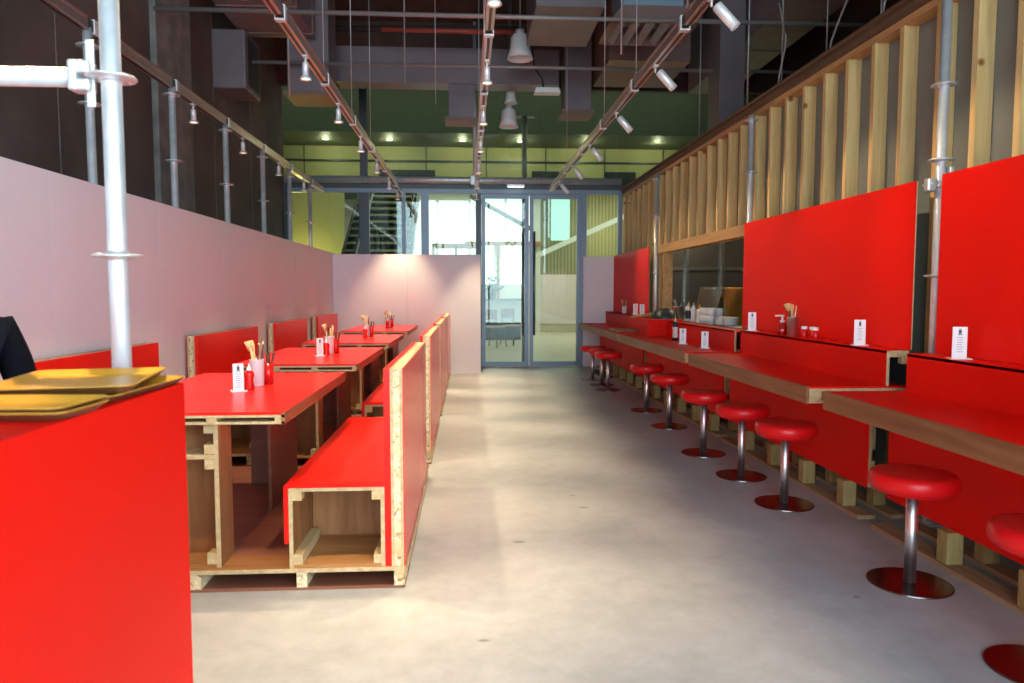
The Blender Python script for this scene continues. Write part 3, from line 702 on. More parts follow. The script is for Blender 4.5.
for i in range(2):
    for q in range(7):
        tag(MB().lathe([(0, 0), (.045, 0), (.075, .012), (.078, .012), (.05, -.004), (0, -.004)], 'white', n=28).build('small_plate', loc=(2.53, 7.02-i*.21, .899+q*.011)), 'small white plate, %s from the bottom of the %s stack on the hatch ledge' % (['first', 'second', 'third', 'fourth', 'fifth', 'sixth', 'seventh'][q], ['far', 'near'][i]), 'plate', group='stacked plates on the hatch ledge')
t = thing('ladle_pot', 'steel pot with ladles behind the upturned bowl at the hatch', 'pot', (2.56, 8.66, .893))
MB().lathe([(0, 0), (.07, 0), (.075, .01), (.075, .15), (.08, .153), (.07, .153), (.068, .01), (0, .008)], 'stainless').build('body', t)
for a in (0.3, 2.2, 4.0):
    MB().path([(0, 0, .02), (.05*math.cos(a), .05*math.sin(a), .20), (.09*math.cos(a), .09*math.sin(a), .23)], .006, 'stainless').build('ladle', t)

# ------------------------------------------------------------------ tray counter in the foreground
t = thing('tray_counter', 'large red counter block holding wooden trays in the near left corner', 'counter', (-.715, -.6, 0))
MB().box(-.70, -.017, 0, 2.45, .975, .992, 'red').build('top_panel', t)
MB().box(-.0165, 0, .001, 2.45, .0, .992, 'red', bev=.0012).build('side_panel', t)
MB().box(-.70, -.016, 2.432, 2.449, 0, .975, 'red').build('end_panel', t)
MB().box(-.70, -.684, .001, 2.43, 0, .975, 'red').box(-.684, -.016, .001, .017, 0, .975, 'red').build('back_panel', t)
def tray(loc, rot, w_, d_, label, tilt=(0, 0), h=.75):
    t = thing('serving_tray', label, 'tray', loc, rot, group='wooden trays on the near counter')
    t.rotation_euler.x, t.rotation_euler.y = tilt
    r = .022
    def rr(w, d, r):
        p = []
        for cx, cy, a0 in ((w/2-r, d/2-r, 0), (-w/2+r, d/2-r, 90), (-w/2+r, -d/2+r, 180), (w/2-r, -d/2+r, 270)):
            for k in range(6): a = R(a0+k*18); p.append((cx+r*math.cos(a), cy+r*math.sin(a)))
        return p
    m = MB(); bm = m.bm
    loops = [(rr(w_-.035, d_-.035, r), 0.0), (rr(w_-.006, d_-.006, r), .020*h), (rr(w_, d_, r), .022*h), (rr(w_-.002, d_-.002, r), .024*h), (rr(w_-.010, d_-.010, r), .0235*h), (rr(w_-.045, d_-.045, r), .006*h)]
    V = [[bm.verts.new((x, y, z)) for x, y in p] for p, z in loops]
    dark, top = m.mi('tray_edge'), m.mi('tray')
    for li, (A, B) in enumerate(zip(V, V[1:])):
        for k in range(len(A)):
            f = bm.faces.new((A[k], A[(k+1) % len(A)], B[(k+1) % len(A)], B[k])); f.material_index = dark if li < 2 else top; f.smooth = True
    f = bm.faces.new(V[0][::-1]); f.material_index = dark
    f = bm.faces.new(V[-1]); f.material_index = top
    m.build('tray_body', t)
    return t
tray((-.855, 1.67, .9925), R(-2), .29, .37, 'amber wooden tray under the askew one, its corner poking out')
tray((-.868, 1.665, 1.0115), R(12), .29, .38, 'amber wooden tray turned askew on top of the far stack')
tray((-.90, 1.375, .9925), R(-3), .40, .17, 'small amber wooden tray at the bottom of the front stack')
tray((-.903, 1.375, 1.0015), R(-3), .40, .17, 'small amber wooden tray topmost of the front stack')

# ------------------------------------------------------------------ person seated at the left edge
def skin_mesh(name, nodes, edges, mat, parent, sub=2):
    me = bpy.data.meshes.new(name); me.from_pydata([n_[0] for n_ in nodes], edges, []); me.update()
    o = bpy.data.objects.new(name, me); C.objects.link(o); o.parent = parent
    sk = o.modifiers.new('skin', 'SKIN'); sk.use_smooth_shade = True
    me.skin_vertices.new() if not me.skin_vertices else None
    for i, n_ in enumerate(nodes):
        r = n_[1]; me.skin_vertices[0].data[i].radius = r if isinstance(r, tuple) else (r, r)
    me.skin_vertices[0].data[0].use_root = True
    ss = o.modifiers.new('smooth', 'SUBSURF'); ss.levels = sub; ss.render_levels = sub
    me.materials.append(M[mat])
    return o
P = thing('person', 'person in black with light grey hair seated at the left edge behind the trays', 'person', (-1.642, 2.32, 0), R(24)); P.scale = (1.05, 1.05, 1.06)
# local frame: faces +Y (turned 90 degrees -> faces the white wall), X to its right
body = [((0, 0, .56), (.15, .115)), ((0, .01, .70), (.145, .11)), ((0, -.005, .86), (.155, .115)), ((0, -.02, 1.0), (.165, .105)), ((0, -.005, 1.09), (.115, .085)), ((0, .015, 1.15), .050), ((0, .03, 1.20), .047)]
E_ = [(i, i+1) for i in range(6)]
def limb(pts, root):
    k0 = len(body); body.extend(pts); E_.append((root, k0)); E_.extend((k0+i, k0+i+1) for i in range(len(pts)-1))
for sx in (-1, 1):
    limb([((sx*.165, -.01, 1.04), .058), ((sx*.20, .03, .90), .050), ((sx*.215, .08, .78), .043), ((sx*.19, .19, .74), .036), ((sx*.13, .29, .70), .029)], 3)
    limb([((sx*.10, .06, .545), .085), ((sx*.115, .22, .535), .075), ((sx*.12, .35, .52), .060), ((sx*.12, .36, .30), .050), ((sx*.12, .30, .11), .036)], 0)
bo = skin_mesh('body', body, E_, 'cloth_black', P)
# hands, head, hair, shoes
for sx in (-1, 1):
    hn = [((sx*.13, .285, .70), (.024, .018)), ((sx*.115, .33, .69), (.036, .014)), ((sx*.105, .37, .68), (.038, .012))]
    he = [(0, 1), (1, 2)]
    for fi, (dx, ln) in enumerate(((-.028, .060), (-.009, .072), (.010, .068), (.027, .052))):
        k0 = len(hn); bx = sx*.105+dx
        hn += [((bx, .385, .678), .0085), ((bx, .385+ln*.5, .672), .0085), ((bx, .385+ln*.85, .655), .0075)]
        he += [(2, k0), (k0, k0+1), (k0+1, k0+2)]
    k0 = len(hn)
    hn += [((sx*.075, .34, .69), .010), ((sx*.058, .365, .685), .009), ((sx*.052, .39, .678), .008)]
    he += [(1, k0), (k0, k0+1), (k0+1, k0+2)]
    skin_mesh('hand', hn, he, 'skin', bo, 1)
    sh = MB(); sh.box(sx*.12-.045, sx*.12+.045, .24, .47, 0, .035, 'shoe', bev=.015); sh.box(sx*.12-.04, sx*.12+.04, .25, .36, .03, .11, 'shoe', bev=.02); sh.build('shoe', P)
hm = MB()
bmesh.ops.create_uvsphere(hm.bm, u_segments=24, v_segments=16, radius=1)
for v in hm.bm.verts:
    x, y, z = v.co
    w_ = .074*(1-.18*max(0, -z)); v.co = Vector((x*w_, .045+y*.093*(1-.08*max(0, -z)), 1.315+z*.118))
    if y > .55 and abs(x) < .35 and -.35 < z < .15: v.co.y += .016*(1-abs(x)/.35)
for f in hm.bm.faces: f.smooth = True
hm.mi('skin'); hd = hm.build('head', P); hd.location = (0, .012, -.035)
MB().lathe([(0, 1.10), (.058, 1.12), (.050, 1.16), (.048, 1.20), (.055, 1.26), (0, 1.28)], 'skin', (0, .022, 0), n=20).build('neck', hd)
fm = MB(); fm.prism([(.125, 1.325), (.155, 1.285), (.13, 1.275)], 'X', -.012, .012, 'skin'); fm.build('nose', hd)
for sx in (-1, 1):
    em = MB(); em.lathe([(0, -.011), (.008, -.008), (.011, 0), (.008, .008), (0, .011)], 'eye', (sx*.030, .124, 1.325), n=12); em.build('eye', hd)
    em = MB(); em.box(sx*.076-.008, sx*.076+.008, .03, .06, 1.285, 1.345, 'skin', bev=.006); em.build('ear', hd)
em = MB(); em.box(-.022, .022, .118, .134, 1.243, 1.257, 'lip', bev=.005); em.build('mouth', hd)
hr = MB()
bmesh.ops.create_uvsphere(hr.bm, u_segments=28, v_segments=20, radius=1)
for v in hr.bm.verts:
    x, y, z = v.co
    back = max(0, -y)
    v.co = Vector((x*.084, .030+y*.100, 1.335+z*.115 - back*.05*max(0, -z)))
dl = [v for v in hr.bm.verts if v.co.y > .065 and v.co.z < 1.385 or v.co.z < 1.20]
bmesh.ops.delete(hr.bm, geom=dl, context='VERTS')
for f in hr.bm.faces: f.smooth = True
hr.mi('hair'); ho = hr.build('hair', P); ho.location = (0, .012, -.035)
so = ho.modifiers.new('thick', 'SOLIDIFY'); so.thickness = .012
t = thing('low_stool', 'plain round stool under the person in black', 'stool', (-1.642, 2.32, 0))
MB().lathe([(0, 0), (.16, 0), (.17, .03), (.17, .05), (0, .055)], 'red_vinyl', (0, 0, .43)).build('seat', t)
for a in range(4):
    ca, sa = math.cos(a*PI/2+.78), math.sin(a*PI/2+.78)
    MB().tube((ca*.17, sa*.17, 0), (ca*.12, sa*.12, .435), .013, 'dark_grey', n=10).build('leg', t)

# ------------------------------------------------------------------ ceiling services
def light_track(x, y0, y1, z, label, step, ws_=.075, start=4.0):
    t = thing('light_track', label, 'light track', (x, y0, z), group='lighting tracks')
    L = y1-y0
    yy = start-y0
    cuts = [0]
    while yy < L: cuts.append(yy); yy += step
    cuts.append(L)
    for a, b_ in zip(cuts, cuts[1:]):
        if b_-a < .1: continue
        MB().box(-.026, .026, a+.03, b_-.03, 0, ws_, 'rail', bev=.004).box(-.008, .008, a+.04, b_-.04, -.002, .004, 'rail_dark').box(-.030, .030, a+.06, b_-.06, ws_-.02, ws_-.012, 'rail').build('rail', t)
    for a in cuts[1:-1]:
        MB().box(-.020, .020, a-.035, a+.035, .012, ws_-.008, 'rail_dark').box(-.029, .029, a+.03, a+.075, -.006, ws_+.003, 'lamp_white', bev=.003).build('coupler', t)
    return t
spots = []
def make_spot(kind):
    t = thing('track_spotlight', '', 'spotlight')
    MB().box(-.014, .014, -.03, .03, -.012, 0, 'lamp_white', bev=.003).tube((0, 0, -.012), (0, 0, -.045), .006, 'lamp_white', n=10).build('stem', t)
    if kind == 'v':
        h = MB().lathe([(0, -.040), (.018, -.042), (.020, -.05), (.020, -.130), (0, -.130)], 'lamp_white', n=20).build('head', t)
        MB().lathe([(.018, -.122), (.030, -.129), (.036, -.140), (.036, -.146), (.030, -.144), (.022, -.138), (.018, -.129)], 'lamp_white', n=24).build('bezel', h)
        MB().lathe([(0, -.138), (.027, -.140)], 'lens', n=20).build('lens', h)
    else:
        h = MB().lathe([(0, -.035), (.024, -.037), (.027, -.045), (.027, -.185), (.022, -.186), (.020, -.170), (0, -.170)], 'lamp_white', n=20).build('head', t)
        MB().lathe([(0, -.172), (.019, -.172)], 'lens', n=20).build('lens', h)
        for c in (h,): c.rotation_euler = (R(-12), R(-38), 0); c.location.z = -.012
    return t
ZT = 2.68
TR = [('left', -1.0, [2.2, 3.38, 4.64, 5.78, 6.95, 8.15, 9.4, 10.5], 'v', 'over the booth tables'),
      ('mid', .125, [2.25, 3.40, 4.66, 5.78, 6.9, 8.1, 9.3, 10.4], 'v', 'above the middle of the aisle'),
      ('right', 1.215, [2.45, 3.62, 4.70, 5.93, 7.22, 8.4, 9.6], 'a', 'in front of the counter'),
      ('far_left', -2.13, [2.2, 3.32, 4.62, 5.86, 7.1, 8.4, 9.65], 'v', 'above the white panel wall')]
light_track(-1.0, .4, 11.1, ZT, 'pinkish metal light track hanging over the booth tables', 1.22, start=2.78)
light_track(.125, .4, 10.75, ZT, 'metal light track running down the middle of the aisle ceiling', 1.22, start=2.95)
light_track(1.215, .4, 10.6, ZT, 'metal light track above the aisle in front of the counter', 1.22, start=2.8)
light_track(-2.13, .4, 10.85, ZT, 'metal light track on poles above the white panel wall', 1.15, start=3.14)
protos = {}
def spot_lamp(loc, d, e, ang, col):
    l = bpy.data.lights.new('track_lamp', 'SPOT'); l.energy = e; l.spot_size = R(ang); l.spot_blend = 0.7; l.color = col; l.shadow_soft_size = .025
    o = bpy.data.objects.new('track_lamp', l); C.objects.link(o); o.location = loc
    o.rotation_euler = Vector(d).to_track_quat('-Z', 'Y').to_euler()
WARM = (1.0, .76, .47)
LE = {'left': 150, 'mid': 185, 'right': 45, 'far_left': 14}
for name, x, ys, kind, where in TR:
    for i, y in enumerate(ys):
        lab_ = '%s small spotlight on the track %s, counted from the viewer' % (ORD[i], where)
        if kind not in protos:
            protos[kind] = o = make_spot(kind); o.location = (x, y, ZT); o['label'] = lab_; o['group'] = 'track spotlights'
        else:
            dup(protos[kind], (x, y, ZT), label=lab_, group='track spotlights')
        if kind == 'v': spot_lamp((x, y, ZT-.16), (0, 0, -1), LE[name], 58 if name == 'mid' else 72, WARM)
        else: spot_lamp((x+.14, y-.03, ZT-.20), (.76, -.1, -.64), LE[name], 62, WARM)
for i, (x, y) in enumerate(((-1.0, 5.22), (-1.0, 6.44), (-1.0, 7.66), (1.215, 4.02), (1.215, 5.24), (1.215, 6.46), (.125, 5.4), (.125, 7.8), (1.215, 8.9))):
    tag(MB().tube((x, y, ZT+.075), (x, y, CEIL), .004, 'cable', n=6).tube((x, y, ZT+.07), (x, y, ZT+.12), .012, 'cable', n=8).build('suspension_wire'),
        'thin steel wire holding the %s track, %s from the viewer' % ({-1.0: 'booth', .125: 'aisle', 1.215: 'counter'}[x], ORD[i % 3]), 'wire', group='track suspension wires')
# ducts
def duct(name, label, x0, x1, y0, y1, z0, z1, flange=None, mat='duct', seams_=()):
    t = thing(name, label, 'duct', ((x0+x1)/2, (y0+y1)/2, z0))
    hx, hy = (x1-x0)/2, (y1-y0)/2
    MB().box(-hx, hx, -hy, hy, .004, z1-z0, mat).build('body', t)
    if flange: MB().box(-hx-flange, hx+flange, -hy-flange, hy+flange, 0, .05, 'duct_brown').build('flange', t)
    for s_ in seams_:
        MB().box(-hx-.012, hx+.012, s_-.012, s_+.012, -.008, z1-z0, 'duct_brown').build('seam', t)
    return t
duct('air_duct', 'long pinkish duct running along the ceiling above the booths', -2.62, -1.80, 1.0, 8.9, 4.22, CEIL, seams_=(-3, -1, 1, 3, 3.8))
duct('air_duct', 'wide grey cross duct near the glass wall', -1.75, 1.25, 9.98, 10.32, 4.03, 4.50, seams_=())
duct('air_duct', 'hanging bluish duct end at the left above the glass wall', -2.15, -1.66, 8.98, 9.48, 3.58, CEIL-.005, flange=.04)
duct('air_duct', 'hanging grey duct end beside the middle light track', -.25, .10, 10.0, 10.3, 3.54, 4.03, flange=.05)
duct('air_duct', 'hanging blue-grey duct end right of the ceiling lamps', 1.32, 1.68, 9.9, 10.3, 3.64, CEIL-.005, flange=.04)
duct('air_duct', 'large boxy grey duct above the middle of the room', .68, 1.36, 7.25, 8.4, 4.02, CEIL-.005)
duct('air_duct', 'brown bulky duct beside the louvred diffuser', 1.74, 2.75, 8.95, 10.1, 4.05, CEIL-.005, mat='duct_brown')
duct('air_duct', 'long grey duct running above the stud wall', 3.32, 3.92, 2.0, 10.9, 4.2, CEIL, seams_=(-2.5, 0, 2.5))
duct('air_duct', 'bluish duct drop behind the stud wall top', 3.0, 3.3, 8.6, 9.0, 2.95, CEIL)
duct('air_duct', 'bluish duct drop over the near stud wall', 2.95, 3.28, 4.6, 5.2, 3.35, CEIL)
t = thing('air_diffuser', 'square louvred ceiling diffuser with pinkish rim', 'diffuser', (1.84, 7.5, 3.86))
MB().prism([(-.44, 0), (.44, 0), (.32, .16), (-.32, .16)], 'Y', -.34, -.30, 'duct_brown').prism([(-.44, 0), (.44, 0), (.32, .16), (-.32, .16)], 'Y', .30, .34, 'duct_brown').box(-.44, -.36, -.34, .34, 0, .02, 'duct_brown').box(.36, .44, -.34, .34, 0, .02, 'duct_brown').build('rim', t)
for i in range(5): MB().box(-.36+i*.15, -.28+i*.15, -.30, .30, .01, .02, 'duct', rot=Matrix.Rotation(R(35), 3, 'Y')).build('louvre', t)
MB().box(-.30, .30, -.28, .28, .17, CEIL-3.86, plain('pale_blue_duct_wrap', (.22, .32, .40), .5)).build('plenum', t)
for lbl, z, y, mt, rr_ in (('thin grey conduit crossing the ceiling in front', 3.80, 6.95, 'pipe', .022), ('thin grey conduit crossing the ceiling behind the first', 3.92, 8.85, 'pipe', .022)):
    tag(MB().tube((-2.85, y, z), (4.5, y, z), rr_, mt, n=10).build('conduit'), lbl, 'pipe')
tag(MB().tube((-1.05, 9.2, 4.45), (.68, 9.2, 4.45), .03, 'pipe_red', n=10).build('sprinkler_pipe'), 'dark red sprinkler pipe crossing below the ceiling', 'pipe')
tag(MB().tube((-1.77, 8.2, 4.70), (.66, 8.2, 4.70), .025, 'pipe_red', n=10).build('sprinkler_pipe'), 'dark red sprinkler pipe high near the brown slab', 'pipe')
tag(MB().tube((-1.75, 9.7, 4.62), (.66, 9.6, 4.62), .045, 'pipe_dark', n=12).build('drain_pipe'), 'black drain pipe crossing under the ceiling', 'pipe')
tag(MB().box(-1.75, .6, 6.9, 7.1, 4.9, 5.38, 'ceiling').build('ceiling_rib'), 'brown concrete downstand under the ceiling', 'beam', kind='structure')
tag(MB().tube((.117, 11.50, 2.98), (.117, 11.50, CEIL), .030, 'galv', n=12).box(.04, .19, 11.46, 11.60, 2.90, 3.05, 'galv_clamp', bev=.01).build('hanger_pole'), 'upright grey tube clamped to the steel beam above the doors', 'pole')
tag(MB().tube((.96, 12.3, -.002), (.96, 12.3, 4.15), .045, 'pipe', n=12).box(.79, 1.13, 12.22, 12.38, 4.15, 4.19, 'pipe').build('mall_lamp_post'), 'pale T-shaped post beyond the upper glass', 'post')
t = thing('wall_speaker', 'grey box speaker on the dark wall at upper left', 'speaker', (-2.70, 8.9, 3.55))
MB().box(-.20, .17, -.30, .30, 0, .66, 'duct', bev=.015).build('cabinet', t)
MB().box(.17, .178, -.22, .22, .06, .60, 'dark_grey').build('grille', t)
def bay(loc, s, label):
    t = thing('pendant_lamp', label, 'lamp', loc, group='white bell lamps')
    MB().lathe([(.09*s, .30*s), (.12*s, .26*s), (.13*s, .12*s), (.165*s, .0), (.158*s, .0), (.12*s, .12*s), (.08*s, .25*s), (0, .25*s)], 'white', n=28).build('shade', t)
    MB().lathe([(0, .29*s), (.06*s, .29*s), (.06*s, .36*s), (0, .36*s)], 'lamp_white', n=16).tube((0, 0, .36*s), (0, 0, CEIL-loc[2]), .008, 'pipe', n=8).build('fitting', t)
bay((.64, 8.9, 4.03), .95, 'white bell lamp high under the ceiling, largest of three')
bay((.62, 10.45, 3.90), .55, 'small white lamp above the bell lamp near the glass')
bay((.60, 10.6, 3.60), .85, 'white bell lamp lowest of three, near the glass wall')
t = thing('ceiling_lamp', 'white rectangular lamp hanging on a black cable', 'lamp', (.98, 9.0, 3.65))
MB().prism([(-.16, .0), (.16, 0), (.14, .06), (-.14, .06)], 'Y', -.07, .07, 'white').build('housing', t)
MB().path([(-.04, 0, .06), (-.06, 0, .18), (-.16, 0, .32), (-.18, 0, .5), (-.19, 0, 1.0), (-.19, 0, CEIL-3.65)], .012, 'black').build('cable', t)
wx = [(-.62, 7.4), (-.35, 8.2), (1.35, 6.4), (2.62, 6.0), (2.80, 7.2), (2.85, 4.6), (2.70, 8.4), (3.0, 5.2), (-1.9, 8.0), (2.75, 5.5)]
for i, (x, y) in enumerate(wx):
    z0 = 2.87 if x > 2.55 else 3.3
    m = MB().tube((x, y, z0), (x, y, CEIL), .006 if i % 2 else .009, 'cable' if i % 3 else 'pipe', n=6)
    tag(m.build('hanging_rod'), 'thin rod hanging from the ceiling, %s' % ['left of the aisle track', 'beside the aisle track', 'right of the counter track', 'by the pole above the kitchen hatch', 'over the far hatch top', 'over the near stud wall', 'over the far stud wall', 'close to the dark duct above studs', 'near the wall speaker', 'above the middle of the stud wall'][i], 'rod', group='ceiling rods')
for i, (x, y, z, sx) in enumerate(((2.56, 5.85, 2.908, .10), (2.55, 4.3, 2.908, .14), (2.57, 4.95, 2.908, .2))):
    pts = [(x+.02*math.sin(k*.9)*k/6, y+sx*math.cos(k*PI/5)*.8, z-.03+.16*abs(math.sin(k*PI/8))+k*.05) for k in range(12)]
    tag(MB().path(pts, .008, 'pipe').build('loose_cable'), 'loose loop of cable on top of the stud wall, %s' % ['by the hatch pole', 'nearest the viewer', 'in between the other two'][i], 'cable', group='loose cables')

# ------------------------------------------------------------------ mall beyond the glass
struct(MB().box(-9, 9, 11.76, 25, -.10, -.002, 'mall_floor').build('floor_mall'), 'pale beige mall floor beyond the glass doors', 'floor')
struct(MB().box(-9, 9, 14.5, 25, 4.35, 5.6, 'mall_green').build('ceiling_mall'), 'olive green soffit of the mall', 'ceiling')
struct(MB().box(-9, 9, 11.77, 14.5, 5.6, 5.7, 'mall_green').box(-9, 9, 11.77, 11.85, CEIL+.1, 5.6, 'mall_green').build('ceiling_mall_high'), 'high dim mall ceiling', 'ceiling')
fw = MB().box(-9, 9, 15.9, 16.0, 3.45, 4.35, 'mall_yellow')
fw.box(-9, 9, 15.86, 15.9, 4.02, 4.06, 'frame_dark')
for x in (-3.5, -2.2, -.9, .4, 1.7, 3.0, 4.3): fw.box(x, x+.02, 15.885, 15.9, 3.45, 4.35, 'mall_green')
for x0, x1 in ((-1.9, -.7), (1.4, 2.0), (3.0, 3.7)): fw.box(x0, x1, 15.87, 15.9, 3.5, 3.85, 'stair_dark')
struct(fw.build('wall_mall_lintel'), 'pale yellow band of wall high in the mall', 'wall')
struct(MB().box(-9, -2.6, 15.5, 15.6, 0, 3.45, 'mall_yellow').build('wall_mall_left'), 'yellow green mall wall left of the stairs', 'wall')
struct(MB().box(2.2, 9, 21.9, 22.0, 1.75, 4.35, 'slats').box(2.2, 9, 21.9, 22.0, 0, .25, 'mall_floor').box(2.2, 9, 21.88, 22.0, .25, 1.75, 'mall_pink').build('wall_mall_right'), 'olive slatted mall wall above pale pink panels', 'wall')
struct(MB().box(-9.1, -9, 11.76, 25, 0, 5.6, 'mall_yellow').box(9, 9.1, 11.76, 25, 0, 5.6, 'mall_yellow').box(-9, 9, 25, 25.1, 0, 4.35, 'mall_white').build('wall_mall_ends'), 'outer mall walls', 'wall')
wn = 3
for x0, x1, z0, z1 in ((-2.55, -1.75, 1.1, 3.95), (-1.65, -.95, 1.9, 3.95), (-.85, .02, 1.9, 3.95), (.10, 1.10, 2.72, 4.1), (.10, .78, 1.45, 2.62), (1.0, 1.75, 1.45, 2.62), (1.18, 1.9, 2.72, 4.1)):
    o = MB().box(x0, x1, 21.86, 21.9, z0, z1, 'daylit').build('window_%d' % wn); struct(o, 'bright daylit mall window pane number %d from the stairs' % (wn-2), 'window'); wn += 1
struct(MB().box(-2.6, 2.2, 21.9, 22.0, 0, 4.35, 'mall_white').build('wall_mall_back'), 'white mall wall around the bright windows', 'wall')
struct(MB().box(-.1, 2.2, 21.5, 21.85, 2.62, 2.72, 'shelf_wood').box(-.9, 1.0, 21.6, 21.85, 1.3, 1.45, 'mall_white').build('trim_2'), 'brown beam across the bright mall windows', 'beam')
tag(MB().box(-.04, .04, -.05, .05, 0, 2.6, 'shelf_wood').build('mall_post', loc=(.89, 21.4, 0)), 'brown post in front of the bright mall windows', 'post')
tag(MB().box(-1.0, 1.0, -.06, .06, -.06, .06, 'mall_green', rot=Matrix.Rotation(R(28), 3, 'Y')).build('roof_strut', loc=(.95, 21.3, 3.55)), 'sloping green strut across the mall windows', 'strut')
t = thing('shop_shelf', 'wooden shelf unit seen above the white back panels', 'shelf', (-.30, 19.4, 0))
MB().box(-.65, -.58, -.15, .15, 0, 2.45, 'shelf_wood').box(.55, .62, -.15, .15, 0, 2.45, 'shelf_wood').box(-.05, .02, -.15, .15, 0, 2.45, 'shelf_wood').build('upright', t)
MB().box(-.65, .62, -.15, .15, 2.38, 2.50, 'shelf_wood').box(-.65, .62, -.15, .15, 1.4, 1.45, 'shelf_wood').build('board', t)
MB().box(-.50, -.15, -.1, .1, 1.46, 2.1, 'teal_glow').build('display_screen', t)
struct(MB().box(-9, -3.1, 11.77, 11.85, 0, 5.6, 'mall_green').box(5.6, 9, 11.77, 11.85, 0, 5.6, 'mall_green').build('wall_mall_front'), 'mall wall beside the glazed front', 'wall')
# stairs
t = thing('staircase', 'dark open mall staircase with pale treads behind the glass', 'staircase', (-1.72, 12.2, 0))
N = 22
for i in range(N):
    MB().box(-.50, .50, i*.27, i*.27+.29, i*.175+.135, i*.175+.175, 'stair_tread').build('tread', t)
MB().prism([(0, -.02), (.3, -.02), (N*.27+.2, N*.175-.05), (N*.27+.2, N*.175+.2), (0, .18)], 'X', -.56, -.51, 'stair_dark').prism([(0, -.02), (.3, -.02), (N*.27+.2, N*.175-.05), (N*.27+.2, N*.175+.2), (0, .18)], 'X', .51, .56, 'stair_dark').build('stringer', t)
MB().prism([(.15, -.05), (N*.27+.1, N*.175-.1), (N*.27+.1, N*.175), (.02, .10)], 'X', -.51, .51, 'stair_dark').build('soffit', t)
MB().prism([(0, .2), (N*.27, N*.175+.2), (N*.27, N*.175+1.1), (0, 1.1)], 'X', -.58, -.57, 'glass').build('balustrade', t)
MB().path([(-.575, 0, 1.12), (-.575, N*.27, N*.175+1.12)], .025, 'stair_dark').path([(.55, 0, 1.0), (.55, N*.27, N*.175+1.0)], .025, 'stair_dark').build('handrail', t)
tag(MB().box(-2.0, 2.0, -.06, .06, -.07, .07, 'mall_white', rot=Matrix.Rotation(R(-24), 3, 'Y')).build('ramp_stringer', loc=(3.75, 20.5, 3.05)), 'white sloping stair stringer across the slatted mall wall', 'stringer')
tag(MB().box(-.28, .28, -.03, .03, 0, 1.3, 'teal_glow').build('glass_display', loc=(2.75, 21.5, 2.75)), 'pale teal backlit glass panel in the mall', 'panel')
for i, x in enumerate((-2.9, -1.6, -.1, 1.1, 2.5)):
    tag(MB().lathe([(0, -.004), (.05, -.004), (.06, 0)], 'downlight', n=20).build('downlight', loc=(x, 15.2, 4.348)), 'round mall downlight, %s of the row from the stairs' % ORD[i].replace('nearest', 'first'), 'downlight', group='mall downlights')
# cafe table and chairs beyond left door
def cafe_chair(loc, rz, label):
    t = thing('cafe_chair', label, 'chair', loc, rz, group='chairs beyond the door')
    MB().box(-.21, .21, -.21, .21, .43, .46, 'shelf_wood', bev=.01).build('seat', t)
    MB().box(-.21, .21, .19, .215, .62, .84, 'shelf_wood', bev=.01).build('backrest', t)
    for sx in (-1, 1):
        for sy in (-1, 1): MB().tube((sx*.22, sy*.22, 0), (sx*.18, sy*.18, .43), .012, 'stair_dark', n=8).build('leg', t)
        MB().tube((sx*.17, .19, .43), (sx*.19, .21, .80), .011, 'stair_dark', n=8).build('back_post', t)
cafe_chair((.55, 16.0, 0), R(150), 'brown cafe chair just beyond the left glass door leaf')
cafe_chair((1.05, 16.6, 0), R(40), 'brown cafe chair farther beyond the glass door leaf')
t = thing('cafe_counter', 'grey long counter in the mall beyond the left glass door', 'counter', (.65, 18.6, 0))
MB().box(-.75, .75, -.25, .25, .45, 1.0, 'mall_white').build('front', t)
MB().box(-.70, .70, -.2, .2, 0, .45, 'stair_dark').build('plinth', t)
MB().box(-.8, .8, -.3, .3, 1.0, 1.05, 'duct').build('top', t)
t = thing('figure_stand_in', 'leafy plant shape standing in for a dark figure beyond the left glass door', 'plant', (.62, 18.6, 1.05))  # plant form stands in for a dark figure behind the door
MB().lathe([(0, 0), (.09, 0), (.12, .16), (.10, .16), (0, .14)], 'stair_dark', n=16).build('pot', t)
m = MB(); q = random.Random(4)
for k in range(46):
    a = q.uniform(0, 6.28); el = q.uniform(.1, 1.5); rr_ = q.uniform(.12, .36)
    p1 = Vector((rr_*math.cos(a)*math.cos(el), rr_*math.sin(a)*math.cos(el), .16+.62*rr_*2*math.sin(el)))
    m.tube((0, 0, .14), p1, .004, 'leaf', n=4)
    bmv = bmesh.ops.create_icosphere(m.bm, subdivisions=1, radius=.055)['verts']
    for v in bmv: v.co = p1 + Vector((v.co.x, v.co.y, v.co.z*.35))
    m._fin(bmv, 'leaf')
m.build('foliage', t)

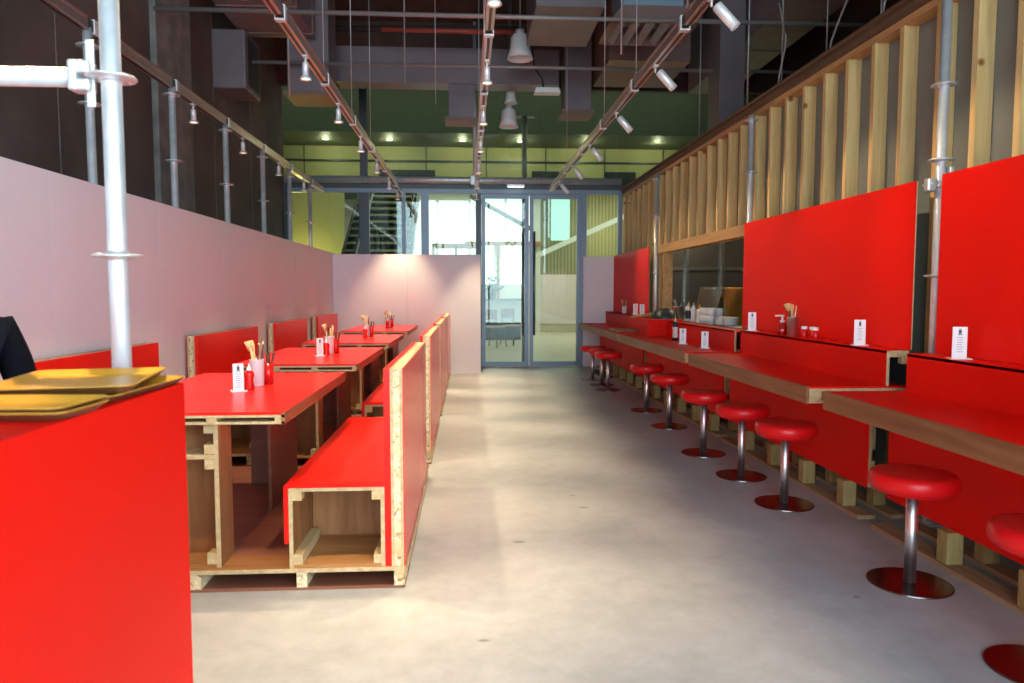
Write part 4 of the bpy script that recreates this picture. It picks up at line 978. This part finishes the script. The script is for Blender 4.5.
# ------------------------------------------------------------------ light
sc = bpy.context.scene
wd = bpy.data.worlds.new('sky'); sc.world = wd; wd.use_nodes = True
bg = wd.node_tree.nodes['Background']; bg.inputs['Color'].default_value = (.66, .87, 1.0, 1); bg.inputs['Strength'].default_value = 8.0
def area(name, loc, rot, sx, sy, e, col, portal=False, spread=None):
    l = bpy.data.lights.new(name, 'AREA'); l.shape = 'RECTANGLE'; l.size = sx; l.size_y = sy; l.energy = e; l.color = col
    if portal: l.cycles.is_portal = True
    if spread: l.spread = spread
    o = bpy.data.objects.new(name, l); C.objects.link(o); o.location = loc; o.rotation_euler = rot
    return o
area('window_daylight_portal', (-.1, YF-.03, 2.3), (R(90), 0, 0), 5.2, 4.6, 1, (1, 1, 1), portal=True)
area('added_side_portal', (2.69, -1.55, 2.2), (R(90), 0, R(90)), 4.0, 4.4, 1, (1, 1, 1), portal=True)  # sky light through the added side window
area('mall_ceiling_lamp', (0, 13.4, 5.5), (0, 0, 0), 10, 1.6, 60, (1.0, .93, .66))
area('mall_soffit_lamp', (0, 19, 4.3), (0, 0, 0), 12, 4, 420, (1.0, .95, .80))
for x in (-2.9, -1.6, -.1, 1.1, 2.5, 4.0):
    l = bpy.data.lights.new('mall_downlight_lamp', 'POINT'); l.energy = 7; l.color = (1, .88, .55); l.shadow_soft_size = .06
    o = bpy.data.objects.new('mall_downlight_lamp', l); C.objects.link(o); o.location = (x, 15.2, 4.24)
l = bpy.data.lights.new('mall_wall_lamp', 'POINT'); l.energy = 45; l.color = (1, .75, .25); o = bpy.data.objects.new('mall_wall_lamp', l); C.objects.link(o); o.location = (4.2, 20.8, 3.0)
l = bpy.data.lights.new('mall_wall_lamp', 'POINT'); l.energy = 40; l.color = (1, .78, .25); o = bpy.data.objects.new('mall_wall_lamp', l); C.objects.link(o); o.location = (-3.4, 14.9, 1.6)
area('kitchen_lamp', (3.6, 9.2, 2.5), (0, 0, 0), .5, 1.4, 20, (1.0, .82, .52))

sc.view_settings.view_transform = 'Standard'; sc.view_settings.look = 'None'; sc.view_settings.gamma = 1.0
sc.view_settings.use_curve_mapping = False
sc.view_settings.exposure = 0.0
try:
    sc.cycles.max_bounces = 8; sc.cycles.diffuse_bounces = 4; sc.cycles.transparent_max_bounces = 12; sc.cycles.sample_clamp_indirect = 6.0
except Exception: pass
